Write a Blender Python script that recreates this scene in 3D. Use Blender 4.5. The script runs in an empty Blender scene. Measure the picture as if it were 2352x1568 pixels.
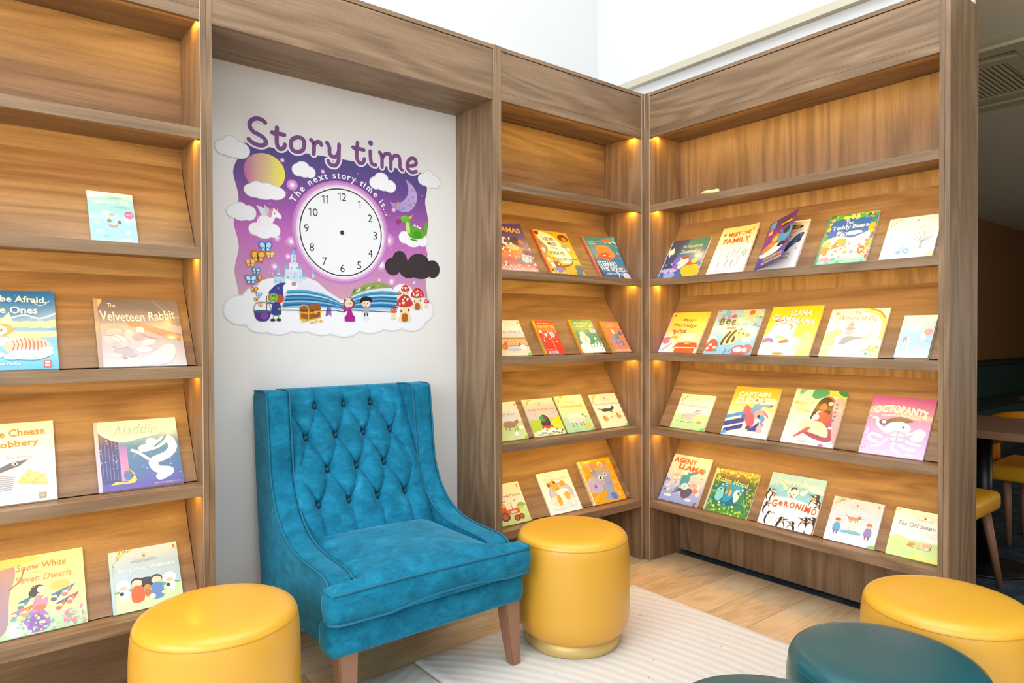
import bpy, bmesh, math, random
from mathutils import Vector, Matrix, noise
from mathutils.geometry import tessellate_polygon
random.seed(7)
SC = bpy.context.scene
COL = SC.collection
PI = math.pi
rad = math.radians

# ------------------------------------------------------------------ camera
CAM = Vector((-2.732629, -2.326051, 1.187668)); FPX = 1542.171
RT = Vector((0.783232, -0.621723, -0.002970)); UP = Vector((0.009513, 0.007208, 0.999929)); FW = Vector((0.621657, 0.783204, -0.011560))
cam = bpy.data.cameras.new('camera'); cam.sensor_width = 36; cam.lens = 36 * FPX / 2352; cam.clip_start = .05
co = bpy.data.objects.new('camera', cam); COL.objects.link(co)
co.matrix_world = Matrix(((RT.x, UP.x, -FW.x, CAM.x), (RT.y, UP.y, -FW.y, CAM.y), (RT.z, UP.z, -FW.z, CAM.z), (0, 0, 0, 1)))
SC.camera = co

def sight(x, y, axis, val):
    """measured photo point -> point on a plane of the room"""
    d = FW + RT * ((x - 1176) / FPX) - UP * ((y - 784) / FPX)
    return CAM + d * ((val - CAM[axis]) / d[axis])

# ------------------------------------------------------------------ colour
def lin(c):
    return tuple((v / 12.92 if v <= .04045 else ((v + .055) / 1.055) ** 2.4) for v in c)
def hx(h):
    if not isinstance(h, str): return h
    h = h.lstrip('#')
    if len(h) == 3: h = ''.join(a * 2 for a in h)
    return tuple(int(h[i:i + 2], 16) / 255 for i in (0, 2, 4))
def L4(h): return lin(hx(h)) + (1,)

# ------------------------------------------------------------------ materials
def mat(name):
    m = bpy.data.materials.new(name); m.use_nodes = True
    nt = m.node_tree; b = nt.nodes['Principled BSDF']
    return m, nt, b
def node(nt, t, **kw):
    n = nt.nodes.new(t)
    for k, v in kw.items():
        if k in n.inputs: n.inputs[k].default_value = v
        else: setattr(n, k, v)
    return n
def ramp(nt, stops, interp='LINEAR'):
    r = nt.nodes.new('ShaderNodeValToRGB'); r.color_ramp.interpolation = interp
    e = r.color_ramp.elements
    while len(e) < len(stops): e.new(.5)
    for i, (p, c) in enumerate(stops): e[i].position = p; e[i].color = L4(c)
    return r
def mathn(nt, op, a, b=None):
    n = nt.nodes.new('ShaderNodeMath'); n.operation = op
    for i, v in enumerate((a, b)):
        if v is None: continue
        if isinstance(v, (int, float)): n.inputs[i].default_value = v
        else: nt.links.new(v, n.inputs[i])
    return n.outputs[0]
def plain(name, col, rough=.5, metal=0., bump=0, bscale=200, spec=.5, coat=0):
    m, nt, b = mat(name)
    b.inputs['Base Color'].default_value = L4(col); b.inputs['Roughness'].default_value = rough
    b.inputs['Metallic'].default_value = metal; b.inputs['Specular IOR Level'].default_value = spec
    if coat: b.inputs['Coat Weight'].default_value = coat; b.inputs['Coat Roughness'].default_value = .2
    tc = node(nt, 'ShaderNodeTexCoord'); nz = node(nt, 'ShaderNodeTexNoise', Scale=bscale, Detail=3.)
    nt.links.new(tc.outputs['Object'], nz.inputs['Vector'])
    mr = node(nt, 'ShaderNodeMapRange'); mr.inputs['To Min'].default_value = rough - .04; mr.inputs['To Max'].default_value = rough + .04
    nt.links.new(nz.outputs['Fac'], mr.inputs['Value']); nt.links.new(mr.outputs[0], b.inputs['Roughness'])
    if bump:
        bp = node(nt, 'ShaderNodeBump', Strength=bump, Distance=.001)
        nt.links.new(nz.outputs['Fac'], bp.inputs['Height']); nt.links.new(bp.outputs['Normal'], b.inputs['Normal'])
    return m
def wood(name, axis, stops, rough=.45, figure=9., fs=1.0):
    """veneer: contour lines of a noise field stretched along the grain, plus fine pores"""
    m, nt, b = mat(name); ln = nt.links.new
    tc = node(nt, 'ShaderNodeTexCoord'); oi = node(nt, 'ShaderNodeObjectInfo')
    off = node(nt, 'ShaderNodeVectorMath', operation='SCALE'); off.inputs[0].default_value = (7.3, 5.1, 3.7)
    ln(oi.outputs['Random'], off.inputs['Scale'])
    ad = node(nt, 'ShaderNodeVectorMath', operation='ADD'); ln(tc.outputs['Object'], ad.inputs[0]); ln(off.outputs[0], ad.inputs[1])
    def stretched(lo, hi, **kw):
        mp = node(nt, 'ShaderNodeMapping'); s = [hi] * 3; s[axis] = lo; mp.inputs['Scale'].default_value = s
        ln(ad.outputs[0], mp.inputs['Vector'])
        nz = node(nt, 'ShaderNodeTexNoise', **kw); ln(mp.outputs[0], nz.inputs['Vector']); return nz.outputs['Fac']
    fig = stretched(.6 * fs, 4.6 * fs, Scale=1., Detail=2.5, Roughness=.45, Distortion=.35)
    ring = mathn(nt, 'MULTIPLY', mathn(nt, 'ADD', mathn(nt, 'SINE', mathn(nt, 'MULTIPLY', fig, figure * 6.28)), 1.), .5)
    streak = stretched(1.3, 60., Scale=1., Detail=5., Roughness=.65)
    fine = stretched(9., 330., Scale=1., Detail=2., Roughness=.7)
    broad = stretched(.5, 5., Scale=1., Detail=2.)
    v = mathn(nt, 'ADD', mathn(nt, 'MULTIPLY', ring, .17), mathn(nt, 'MULTIPLY', streak, .40))
    v = mathn(nt, 'ADD', v, mathn(nt, 'MULTIPLY', fine, .36))
    v = mathn(nt, 'ADD', v, mathn(nt, 'MULTIPLY', broad, .22))
    v = mathn(nt, 'SUBTRACT', v, .075)
    r = ramp(nt, stops); ln(v, r.inputs[0]); ln(r.outputs[0], b.inputs['Base Color'])
    b.inputs['Roughness'].default_value = rough
    bp = node(nt, 'ShaderNodeBump', Strength=.12, Distance=.001); ln(fine, bp.inputs['Height']); ln(bp.outputs[0], b.inputs['Normal'])
    return m
WST = [(.16, '#58412c'), (.36, '#73593f'), (.5, '#85694c'), (.64, '#95795b'), (.86, '#b09474')]
WX, WY, WZ = (wood('walnut_veneer_' + 'xyz'[i], i, WST) for i in range(3))
GROOVE = plain('shadow_gap_dark_brown', '#3a281c', .8)
EDGE = plain('pale_edge_banding', '#c8aa8a', .45)

def vcol_material(name, rough, bump=0., coat=0., spec=.5):
    m, nt, b = mat(name)
    a = node(nt, 'ShaderNodeVertexColor', layer_name='Col'); nt.links.new(a.outputs['Color'], b.inputs['Base Color'])
    tc = node(nt, 'ShaderNodeTexCoord'); nz = node(nt, 'ShaderNodeTexNoise', Scale=9., Detail=2.)
    nt.links.new(tc.outputs['Object'], nz.inputs['Vector'])
    b.inputs['Roughness'].default_value = rough; b.inputs['Specular IOR Level'].default_value = spec
    if coat: b.inputs['Coat Weight'].default_value = coat; b.inputs['Coat Roughness'].default_value = .16
    if bump:
        bp = node(nt, 'ShaderNodeBump', Strength=bump, Distance=.01); nt.links.new(nz.outputs['Fac'], bp.inputs['Height'])
        nt.links.new(bp.outputs['Normal'], b.inputs['Normal'])
        if coat: nt.links.new(bp.outputs['Normal'], b.inputs['Coat Normal'])
    return m
PRINT = vcol_material('printed_laminated_cover', .36, .2, .3)
VINYL = vcol_material('printed_vinyl_sticker', .5, 0, 0, .35)
PAPER = plain('paper_pages', '#efe6d6', .8, bump=.3, bscale=900)

# ------------------------------------------------------------------ objects
def link(o, parent=None):
    COL.objects.link(o)
    if parent is not None: o.parent = parent
    return o
def thing(name, label, cat, loc=(0, 0, 0), rotz=0, group=None):
    o = bpy.data.objects.new(name, None); COL.objects.link(o); o.empty_display_size = .05
    o.location = loc; o.rotation_euler = (0, 0, rotz); o['label'] = label; o['category'] = cat
    if group: o['group'] = group
    return o
def mesh_obj(name, bm, m, parent=None, smooth=False, local=True):
    """bm in world coordinates when local=False and the parent is an unrotated empty"""
    if not local and parent is not None:
        bmesh.ops.translate(bm, verts=bm.verts, vec=-Vector(parent.location))
    me = bpy.data.meshes.new(name); bm.to_mesh(me); bm.free()
    for x in (m if isinstance(m, (list, tuple)) else [m]): me.materials.append(x)
    if smooth:
        for p in me.polygons: p.use_smooth = True
    return link(bpy.data.objects.new(name, me), parent)
def W(name, bm, m, parent=None, smooth=False): return mesh_obj(name, bm, m, parent, smooth, False)
def struct(name, bm, m, smooth=False):
    o = mesh_obj(name, bm, m, None, smooth); o['kind'] = 'structure'; return o
def tag(o, label, cat, group=None):
    o['label'] = label; o['category'] = cat
    if group: o['group'] = group
    return o
def box(bm, x0, x1, y0, y1, z0, z1, mi=0, bev=0):
    g = bmesh.ops.create_cube(bm, size=1)
    vs = g['verts']
    for v in vs: v.co = Vector(((x0 + x1) / 2 + v.co.x * (x1 - x0), (y0 + y1) / 2 + v.co.y * (y1 - y0), (z0 + z1) / 2 + v.co.z * (z1 - z0)))
    fs = {f for v in vs for f in v.link_faces}
    for f in fs: f.material_index = mi
    if bev:
        es = {e for v in vs for e in v.link_edges}
        bmesh.ops.bevel(bm, geom=list(es), offset=bev, segments=3 if bev > .004 else 1, profile=.5, affect='EDGES')
    return vs
def nbox(*a, **k):
    bm = bmesh.new(); box(bm, *a, **k); return bm
def tube(bm, pts, r, seg=8, closed=False, rfun=None):
    n = len(pts); rings = []
    pts = [Vector(p) for p in pts]; prev = None
    for i, p in enumerate(pts):
        a = pts[(i - 1) % n] if (closed or i > 0) else p
        b = pts[(i + 1) % n] if (closed or i < n - 1) else p
        t = (b - a).normalized()
        if prev is None:
            up = Vector((0, 0, 1)) if abs(t.z) < .9 else Vector((1, 0, 0)); s = t.cross(up).normalized()
        else:
            s = (prev - t * prev.dot(t)).normalized()
        prev = s; u = s.cross(t); rr = rfun(i / max(1, n - 1)) if rfun else r
        rings.append([bm.verts.new(p + (s * math.cos(k * 2 * PI / seg) + u * math.sin(k * 2 * PI / seg)) * rr) for k in range(seg)])
    m = n if closed else n - 1
    for i in range(m):
        A, B = rings[i], rings[(i + 1) % n]
        for k in range(seg): bm.faces.new((A[k], B[k], B[(k + 1) % seg], A[(k + 1) % seg])).smooth = True
    if not closed:
        bm.faces.new(rings[0][::1]); bm.faces.new(rings[-1][::-1])
def lathe(bm, prof, seg=64, c=(0, 0), mi=0, cap=True):
    rings = []
    for r, z in prof:
        if r < 1e-6: rings.append([bm.verts.new((c[0], c[1], z))]); continue
        rings.append([bm.verts.new((c[0] + r * math.cos(2 * PI * k / seg), c[1] + r * math.sin(2 * PI * k / seg), z)) for k in range(seg)])
    for A, B in zip(rings, rings[1:]):
        for k in range(seg):
            k2 = (k + 1) % seg
            if len(A) == 1 and len(B) == 1: continue
            if len(A) == 1: f = bm.faces.new((A[0], B[k2], B[k]))
            elif len(B) == 1: f = bm.faces.new((A[k], A[k2], B[0]))
            else: f = bm.faces.new((A[k], A[k2], B[k2], B[k]))
            f.material_index = mi; f.smooth = True
    bmesh.ops.recalc_face_normals(bm, faces=bm.faces)
def cap(bm, verts, smooth=False):
    out = []
    for a, b, c in tessellate_polygon([[v.co for v in verts]]):
        try: out.append(bm.faces.new((verts[a], verts[b], verts[c])))
        except ValueError: pass
    return out
def catmull(pts, n=6, closed=True):
    out = []; N = len(pts)
    rng = range(N) if closed else range(N - 1)
    for i in rng:
        g = (lambda k: pts[k % N]) if closed else (lambda k: pts[max(0, min(N - 1, k))])
        p0, p1, p2, p3 = (Vector(g(i + k)) for k in (-1, 0, 1, 2))
        for j in range(n):
            t = j / n
            out.append(.5 * ((2 * p1) + (p2 - p0) * t + (2 * p0 - 5 * p1 + 4 * p2 - p3) * t * t + (3 * p1 - p0 - 3 * p2 + p3) * t ** 3))
    if not closed: out.append(Vector(pts[-1]))
    return [tuple(p) for p in out]

# ------------------------------------------------------------------ flat printed artwork
_TX = {}
def text_geo(s, bold=0., shear=0.):
    key = (s, bold, shear)
    if key in _TX: return _TX[key]
    cu = bpy.data.curves.new('t', 'FONT'); cu.body = s; cu.resolution_u = 2; cu.offset = bold; cu.shear = shear; cu.fill_mode = 'FRONT'
    ob = bpy.data.objects.new('t', cu); COL.objects.link(ob)
    bpy.context.view_layer.update()
    me = bpy.data.meshes.new_from_object(ob.evaluated_get(bpy.context.evaluated_depsgraph_get()))
    vs = [(v.co.x, v.co.y) for v in me.vertices]; fs = [tuple(p.vertices) for p in me.polygons]
    bpy.data.objects.remove(ob); bpy.data.curves.remove(cu); bpy.data.meshes.remove(me)
    xs = [v[0] for v in vs] or [0]; ys = [v[1] for v in vs] or [0]
    _TX[key] = (vs, fs, (min(xs), max(xs), min(ys), max(ys)))
    return _TX[key]

class Art:
    """flat coloured shapes in layers; mp(x, y, layer) gives the 3D place of a drawing point"""
    def __init__(s, mp): s.bm = bmesh.new(); s.cl = s.bm.loops.layers.float_color.new('Col'); s.mp = mp; s.k = 0; s.asp = 1.
    def _f(s, vs, cols):
        try: f = s.bm.faces.new(vs)
        except ValueError: return
        if f.normal.length == 0: f.normal_update()
        for l, c in zip(f.loops, cols): l[s.cl] = L4(c)
    def poly(s, pts, col, step=True, grad=None):
        """grad=(col2, axis) blends col (at the axis minimum) to col2"""
        if step: s.k += 1
        if len(pts) < 3: return
        vs = [s.bm.verts.new(s.mp(x, y, s.k)) for x, y in pts]
        if grad:
            i = grad[1]; a = min(p[i] for p in pts); b = max(p[i] for p in pts); c1, c2 = hx(col), hx(grad[0])
            cols = [tuple(u + (w - u) * (p[i] - a) / (b - a + 1e-9) for u, w in zip(c1, c2)) for p in pts]
        else: cols = [col] * len(pts)
        if len(pts) > 4:
            for q in tessellate_polygon([[v.co for v in vs]]): s._f([vs[i] for i in q], [cols[i] for i in q])
        else: s._f(vs, cols)
    def rect(s, x0, y0, x1, y1, col, **k): s.poly([(x0, y0), (x1, y0), (x1, y1), (x0, y1)], col, **k)
    def vgrad(s, x0, y0, x1, y1, stops, step=True, horiz=False):
        """bands between (t, colour) stops from y0 up to y1"""
        if step: s.k += 1
        for (t0, c0), (t1, c1) in zip(stops, stops[1:]):
            if horiz:
                a, b = x0 + (x1 - x0) * t0, x0 + (x1 - x0) * t1; P = [(a, y0), (b, y0), (b, y1), (a, y1)]; Cc = [c0, c1, c1, c0]
            else:
                a, b = y0 + (y1 - y0) * t0, y0 + (y1 - y0) * t1; P = [(x0, a), (x1, a), (x1, b), (x0, b)]; Cc = [c0, c0, c1, c1]
            s._f([s.bm.verts.new(s.mp(x, y, s.k)) for x, y in P], Cc)
    def ell(s, cx, cy, rx, ry, col, rot=0, step=True, n=20, a0=0, a1=360, grad=None):
        c, q = math.cos(rad(rot)), math.sin(rad(rot)); pts = []
        full = a1 - a0 >= 360; m = n if full else n + 1
        for k in range(m):
            t = rad(a0 + (a1 - a0) * k / n); x, y = rx * math.cos(t), ry * math.sin(t)
            y *= s.asp  # keep the rotation true to shape
            pts.append((cx + x * c - y * q, cy + (x * q + y * c) / s.asp))
        s.poly(pts, col, step, grad)
    def blob(s, pts, col, n=4, **k): s.poly([p[:2] for p in catmull([(x, y, 0) for x, y in pts], n)], col, **k)
    def line(s, pts, w, col, step=True, cap=True):
        if step: s.k += 1
        A = s.asp
        for (x0, y0), (x1, y1) in zip(pts, pts[1:]):
            dx, dy = x1 - x0, (y1 - y0) * A; d = math.hypot(dx, dy) or 1e-9; nx, ny = -dy / d * w / 2, dx / d * w / 2 / A
            s._f([s.bm.verts.new(s.mp(*p, s.k)) for p in ((x0 + nx, y0 + ny), (x0 - nx, y0 - ny), (x1 - nx, y1 - ny), (x1 + nx, y1 + ny))], [col] * 4)
        if cap:
            for i, (x, y) in enumerate(pts):
                s.k += .15
                s.ell(x, y, w / 2, w / 2 / A, col, step=False, n=10)
            s.k = math.ceil(s.k)
    def curve(s, pts, w, col, n=5, **k): s.line([p[:2] for p in catmull([(x, y, 0) for x, y in pts], n, False)], w, col, **k)
    def text(s, t, cx, cy, w, h, col, rot=0, shear=0., bold=0., arc=0., step=True):
        """fits the string into w x h around (cx, cy); arc bows it upward by that amount"""
        if step: s.k += 1
        vs, fs, (a, b, c, d) = text_geo(t, bold, shear)
        sx = w / (b - a + 1e-9); sy = h / (d - c + 1e-9); co_, si = math.cos(rad(rot)), math.sin(rad(rot)); A = s.asp
        nv = []
        for x, y in vs:
            u = (x - (a + b) / 2) * sx; v = ((y - (c + d) / 2) * sy + arc * (1 - (2 * u / w) ** 2)) * A
            nv.append(s.bm.verts.new(s.mp(cx + u * co_ - v * si, cy + (u * si + v * co_) / A, s.k)))
        for f in fs: s._f([nv[i] for i in f], [col] * len(f))
    def scatter(s, n, x0, y0, x1, y1, cols, r, rr=None, asp=1., rnd=None):
        rnd = rnd or random
        for _ in range(n):
            s.k += .05
            q = r * rnd.uniform(.5, 1.3)
            s.ell(rnd.uniform(x0, x1), rnd.uniform(y0, y1), q, q * asp / s.asp, rnd.choice(cols), rot=rnd.uniform(0, 180), step=False, n=8)
        s.k = math.ceil(s.k) + 1
    def clip(s, w, h):
        for co, no in (((0, 0, 0), (-1, 0, 0)), ((w, 0, 0), (1, 0, 0)), ((0, 0, 0), (0, -1, 0)), ((0, h, 0), (0, 1, 0))):
            bmesh.ops.bisect_plane(s.bm, geom=s.bm.verts[:] + s.bm.edges[:] + s.bm.faces[:], dist=1e-7, plane_co=co, plane_no=no, clear_outer=True)
    def done(s, name, m, parent, local=True):
        bmesh.ops.recalc_face_normals
        for f in s.bm.faces: f.normal_update()
        return mesh_obj(name, s.bm, m, parent, False, local)

# ================================================================== the room
def wall_mat(name, col, rough=.85):
    return plain(name, col, rough, bump=.15, bscale=60, spec=.25)
M_WALL = wall_mat('white_wall_paint', '#eceae6')
M_UP = wall_mat('bright_white_wall_paint', '#dadad8')
M_TRIM = plain('cream_metal_trim', '#c4bca6', .6)
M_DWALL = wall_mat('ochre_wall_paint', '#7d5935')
M_DCEIL = wall_mat('ceiling_panel_paint', '#e6dcc6')

def floor_material():
    m, nt, b = mat('oak_plank_floor'); ln = nt.links.new
    tc = node(nt, 'ShaderNodeTexCoord')
    mp = node(nt, 'ShaderNodeMapping'); mp.inputs['Location'].default_value = (.35, .232, 0); ln(tc.outputs['Object'], mp.inputs['Vector'])
    br = node(nt, 'ShaderNodeTexBrick'); br.offset = .37
    for k, v in (('Scale', 1.), ('Brick Width', 1.1), ('Row Height', .19), ('Mortar Size', .0011), ('Mortar Smooth', .3), ('Bias', 0.)): br.inputs[k].default_value = v
    br.inputs['Color1'].default_value = (0, 0, 0, 1); br.inputs['Color2'].default_value = (1, 1, 1, 1); br.inputs['Mortar'].default_value = (.5, .5, .5, 1)
    ln(mp.outputs[0], br.inputs['Vector'])
    jit = node(nt, 'ShaderNodeVectorMath', operation='SCALE'); ln(br.outputs['Color'], jit.inputs[0]); jit.inputs['Scale'].default_value = 9.
    ad = node(nt, 'ShaderNodeVectorMath', operation='ADD'); ln(tc.outputs['Object'], ad.inputs[0]); ln(jit.outputs[0], ad.inputs[1])
    def st(sx, sy, **kw):
        p = node(nt, 'ShaderNodeMapping'); p.inputs['Scale'].default_value = (sx, sy, sy); ln(ad.outputs[0], p.inputs['Vector'])
        n = node(nt, 'ShaderNodeTexNoise', Scale=1., **kw); ln(p.outputs[0], n.inputs['Vector']); return n.outputs['Fac']
    fig = st(1.1, 6., Detail=2.5, Distortion=.8)
    ring = mathn(nt, 'ADD', mathn(nt, 'MULTIPLY', mathn(nt, 'SINE', mathn(nt, 'MULTIPLY', fig, 50.)), .5), .5)
    fine = st(8., 160., Detail=3.); knots = st(3., 7., Detail=3., Roughness=.7)
    sep = node(nt, 'ShaderNodeSeparateColor'); ln(br.outputs['Color'], sep.inputs[0])
    v = mathn(nt, 'ADD', mathn(nt, 'MULTIPLY', ring, .12), mathn(nt, 'MULTIPLY', fine, .35))
    v = mathn(nt, 'ADD', v, mathn(nt, 'MULTIPLY', knots, .7)); v = mathn(nt, 'ADD', v, mathn(nt, 'MULTIPLY', sep.outputs[0], .22))
    v = mathn(nt, 'SUBTRACT', v, .2)
    r = ramp(nt, [(.1, '#9c8260'), (.35, '#c4a67c'), (.55, '#d8bc92'), (.85, '#e6d0ac')]); ln(v, r.inputs[0])
    mx = node(nt, 'ShaderNodeMix', data_type='RGBA'); ln(br.outputs['Fac'], mx.inputs[0]); ln(r.outputs[0], mx.inputs[6]); mx.inputs[7].default_value = L4('#7d6448')
    ln(mx.outputs[2], b.inputs['Base Color']); b.inputs['Roughness'].default_value = .42
    bp = node(nt, 'ShaderNodeBump', Strength=.15, Distance=.001); ln(fine, bp.inputs['Height']); ln(bp.outputs[0], b.inputs['Normal'])
    return m
def carpet_material():
    m, nt, b = mat('blue_grey_carpet_tile'); ln = nt.links.new
    tc = node(nt, 'ShaderNodeTexCoord')
    a = node(nt, 'ShaderNodeTexNoise', Scale=260., Detail=2.); c = node(nt, 'ShaderNodeTexNoise', Scale=6., Detail=5., Roughness=.7)
    ln(tc.outputs['Object'], a.inputs['Vector']); ln(tc.outputs['Object'], c.inputs['Vector'])
    v = mathn(nt, 'ADD', mathn(nt, 'MULTIPLY', a.outputs['Fac'], .55), mathn(nt, 'MULTIPLY', c.outputs['Fac'], .5))
    r = ramp(nt, [(.35, '#1a2026'), (.55, '#35424c'), (.72, '#74878f')]); ln(v, r.inputs[0]); ln(r.outputs[0], b.inputs['Base Color'])
    b.inputs['Roughness'].default_value = .95; b.inputs['Specular IOR Level'].default_value = .15
    bp = node(nt, 'ShaderNodeBump', Strength=.8, Distance=.004); ln(a.outputs['Fac'], bp.inputs['Height']); ln(bp.outputs[0], b.inputs['Normal'])
    return m

struct('floor', nbox(-6, .218, -6, .295, -.05, 0), floor_material())
struct('floor_carpet', nbox(.218, 9.6, -6, .7, -.05, -.001), carpet_material())
struct('trim_1', nbox(.216, .2195, -6, -.036, -.004, .0016), plain('floor_edge_trim', '#8f8676', .4, .6))
struct('wall_back', nbox(-6, .35, .2955, .68, 0, 2.40), M_WALL)
struct('wall_back_upper', nbox(-6, .35, .68, .8, 2.3, 5.5), M_UP)
bm = nbox(.35, .37, -1.376, .8, 0, 5.5)
struct('wall_right', bm, M_UP)
bm = bmesh.new(); box(bm, .312, .35, -1.378, .68, 2.648, 2.66); box(bm, .318, .35, -1.378, .68, 2.66, 2.69)
struct('trim_2', bm, M_TRIM)
# the low dim room beyond the end of the right bookcase
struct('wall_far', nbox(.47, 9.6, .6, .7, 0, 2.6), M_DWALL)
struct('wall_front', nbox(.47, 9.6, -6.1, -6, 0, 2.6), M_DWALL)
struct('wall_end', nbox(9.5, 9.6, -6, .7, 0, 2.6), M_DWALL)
bm = bmesh.new()
SEAM_X = [.374, 1.08, 2.40, 3.72, 5.04, 6.36, 7.9, 9.6]
for i, (a, b_) in enumerate(zip(SEAM_X, SEAM_X[1:])):
    for (c, d) in ((-6, -3.2), (-3.19, -1.52), (-1.51, -.03), (-.024, .6)):
        if i == 1 and c == -1.51:
            box(bm, a + .004, b_ - .004, c, -1.33, 2.6, 2.62); continue
        if i == 1 and c == -1.51: continue
        box(bm, a + .004, b_ - .004, c, d, 2.6, 2.62)
box(bm, 1.084, 1.20, -1.33, -.03, 2.6, 2.62); box(bm, 2.28, 2.396, -1.33, -.03, 2.6, 2.62); box(bm, 1.2, 2.28, -.3, -.03, 2.6, 2.62)
struct('ceiling', bm, M_DCEIL)
bm = nbox(.35, .47, -6, -1.376, 2.62, 5.5)
struct('wall_right_upper', bm, M_UP)
struct('ceiling_void', nbox(.47, 9.6, -6, .7, 2.66, 2.7), plain('dark_seam', '#2b261e', .9))

# ================================================================== bookcases
SH = {1: 1.854, 2: 1.469, 3: 1.084, 4: .699, 5: .3139}
HB, TP = 2.202, 2.436
SL = (.262 - .070) / .297; LEN = math.hypot(1, SL)
M_LED = None
def led_material():
    m, nt, b = mat('warm_led_diffuser'); b.inputs['Base Color'].default_value = L4('#ffc070')
    b.inputs['Emission Color'].default_value = lin(hx('#ff9a2a')) + (1,); b.inputs['Emission Strength'].default_value = 4.
    return m
M_LED = led_material()
LED_W = 1.5
def strip_end_fill(F, u, z):  # added fill lamp that strengthens the warm glow on the side panel
    ld = bpy.data.lights.new('side_glow_fill', 'AREA'); ld.shape = 'RECTANGLE'; ld.size = .012; ld.size_y = .05
    ld.color = (1., .55, .06); ld.energy = .24
    lo = bpy.data.objects.new('side_glow_fill', ld); COL.objects.link(lo); lo.location = F.p(u, .062, z - .003)
class Frame:
    def __init__(s, right): s.r = right; s.WU = WY if right else WX
    def p(s, u, d, z): return (d, -u, z) if s.r else (u, d, z)
    def box(s, bm, u0, u1, d0, d1, z0, z1, **k):
        if s.r: return box(bm, d0, d1, -u1, -u0, z0, z1, **k)
        return box(bm, u0, u1, d0, d1, z0, z1, **k)
    def part(s, name, parent, m, *b, **k):
        bm = bmesh.new()
        for q in b: s.box(bm, *q, bev=k.get('bev', .0006))
        return W(name, bm, m, parent)
def side_panel(F, par, u0, u1, edge, d1=.29, z1=TP, name='side_panel'):
    bm = bmesh.new(); F.box(bm, u0, u1, 0, d1, 0, z1)
    for e in edge:
        F.box(bm, e - .0011, e + .0011, -.0006, .0006, 0, z1, mi=1)
    return W(name, bm, [WZ, EDGE], par)
def header(F, par, u0, u1, d1=.29):
    F.part('top_board', par, F.WU, (u0, u1, .0015, d1, 2.418, TP - .001))
    F.part('header_panel', par, F.WU, (u0, u1, .003, .021, 2.2395, 2.4145))
    bm = bmesh.new(); F.box(bm, u0, u1, .009, .018, 2.413, 2.4185)
    W('shadow_gap', bm, GROOVE, par)
    F.part('header_shelf', par, F.WU, (u0, u1, .0015, .0195, HB, 2.2385), (u0, u1, .0195, d1 - .035, 2.2205, 2.2385))
def book_bay(F, par, u0, u1, back_grain, kick_grain, back=.258, kick_z=0., leds=True):
    bg = {'u': F.WU, 'z': WZ}
    F.part('back_panel', par, bg[back_grain], (u0, u1, back, back + .018, SH[5] - .018, TP - .02))
    F.part('kick_panel', par, bg[kick_grain], (u0, u1, back - .003, back + .012, kick_z, SH[5] - .019))
    for k in range(1, 6):
        S = SH[k]
        bm = bmesh.new()
        F.box(bm, u0, u1, .0015, .0195, S - .036, S, bev=.0007)
        F.box(bm, u0, u1, .0195, back - .0005, S - .018, S)
        W('shelf', bm, F.WU, par)
        if k > 1:
            bm = bmesh.new(); e = .0015
            q = [(.0700 + .004 * SL, S + .004), (.0700 + .297 * SL, S + .297), (.0700 + .297 * SL - .004 + .012, S + .303), (.0700 + .004 * SL + .012, S + .001)]
            q[2] = (min(q[2][0], back - .001), S + .303)
            A = [bm.verts.new(F.p(u0 + e, d, z)) for d, z in q]; B = [bm.verts.new(F.p(u1 - e, d, z)) for d, z in q]
            bm.faces.new(A); bm.faces.new(B[::-1])
            for i in range(4): bm.faces.new((A[i], B[i], B[(i + 1) % 4], A[(i + 1) % 4]))
            bmesh.ops.recalc_face_normals(bm, faces=bm.faces)
            W('slanted_display_board', bm, F.WU, par)
    for k in range(0, 5):
        z = (2.2205 if k == 0 else SH[k] - .018) - .0005
        bm = bmesh.new(); F.box(bm, u0 + .004, u1 - .004, .036, .046, z - .005, z)
        st = W('light_strip', bm, M_LED, par)
        ld = bpy.data.lights.new('led_light', 'AREA'); ld.shape = 'RECTANGLE'; ld.size = (u1 - u0) - .004; ld.size_y = .006; ld.spread = rad(168)
        ld.color = (1., .57, .075); ld.energy = LED_W * (u1 - u0)
        lo = bpy.data.objects.new('led_light', ld); COL.objects.link(lo)
        c = Vector(F.p((u0 + u1) / 2, .041, z - .007)); X = Vector(F.p(1, 0, 0)); dn = (Vector(F.p(0, .75, -.66))).normalized()
        Z = -dn; Y = Z.cross(X).normalized()
        lo.matrix_world = Matrix(((X.x, Y.x, Z.x, c.x), (X.y, Y.y, Z.y, c.y), (X.z, Y.z, Z.z, c.z), (0, 0, 0, 1)))
        strip_end_fill(F, u0 + .022 if F.r else u1 - .022, z)
FL, FR = Frame(False), Frame(True)
# left bookcase
bcA = thing('bookcase', 'walnut bookcase at the left of the photo, cut by the picture edge', 'bookcase', (-2.75, .14, 0), group='lit walnut display bookcases')
side_panel(FL, bcA, -2.167, -2.1495, (-2.1665,)); side_panel(FL, bcA, -3.32, -3.302, ())
header(FL, bcA, -3.302, -2.167); book_bay(FL, bcA, -3.302, -2.167, 'u', 'u')
# niche surround
nic = thing('niche_surround', 'walnut surround framing the white wall with the story time picture', 'alcove surround', (-1.55, .14, 0))
side_panel(FL, nic, -2.1485, -2.131, (), .2945); side_panel(FL, nic, -.983, -.9645, (-.9825,), .2945)
FL.part('top_board', nic, WX, (-2.131, -.983, .0015, .2945, 2.418, TP - .001))
FL.part('header_panel', nic, WX, (-2.131, -.983, .003, .021, 2.2, 2.4145))
bm = bmesh.new(); box(bm, -2.131, -.983, .009, .018, 2.413, 2.4185); W('shadow_gap', bm, GROOVE, nic)
FL.part('soffit_panel', nic, WX, (-2.131, -.983, .021, .2945, 2.202, 2.22))
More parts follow.
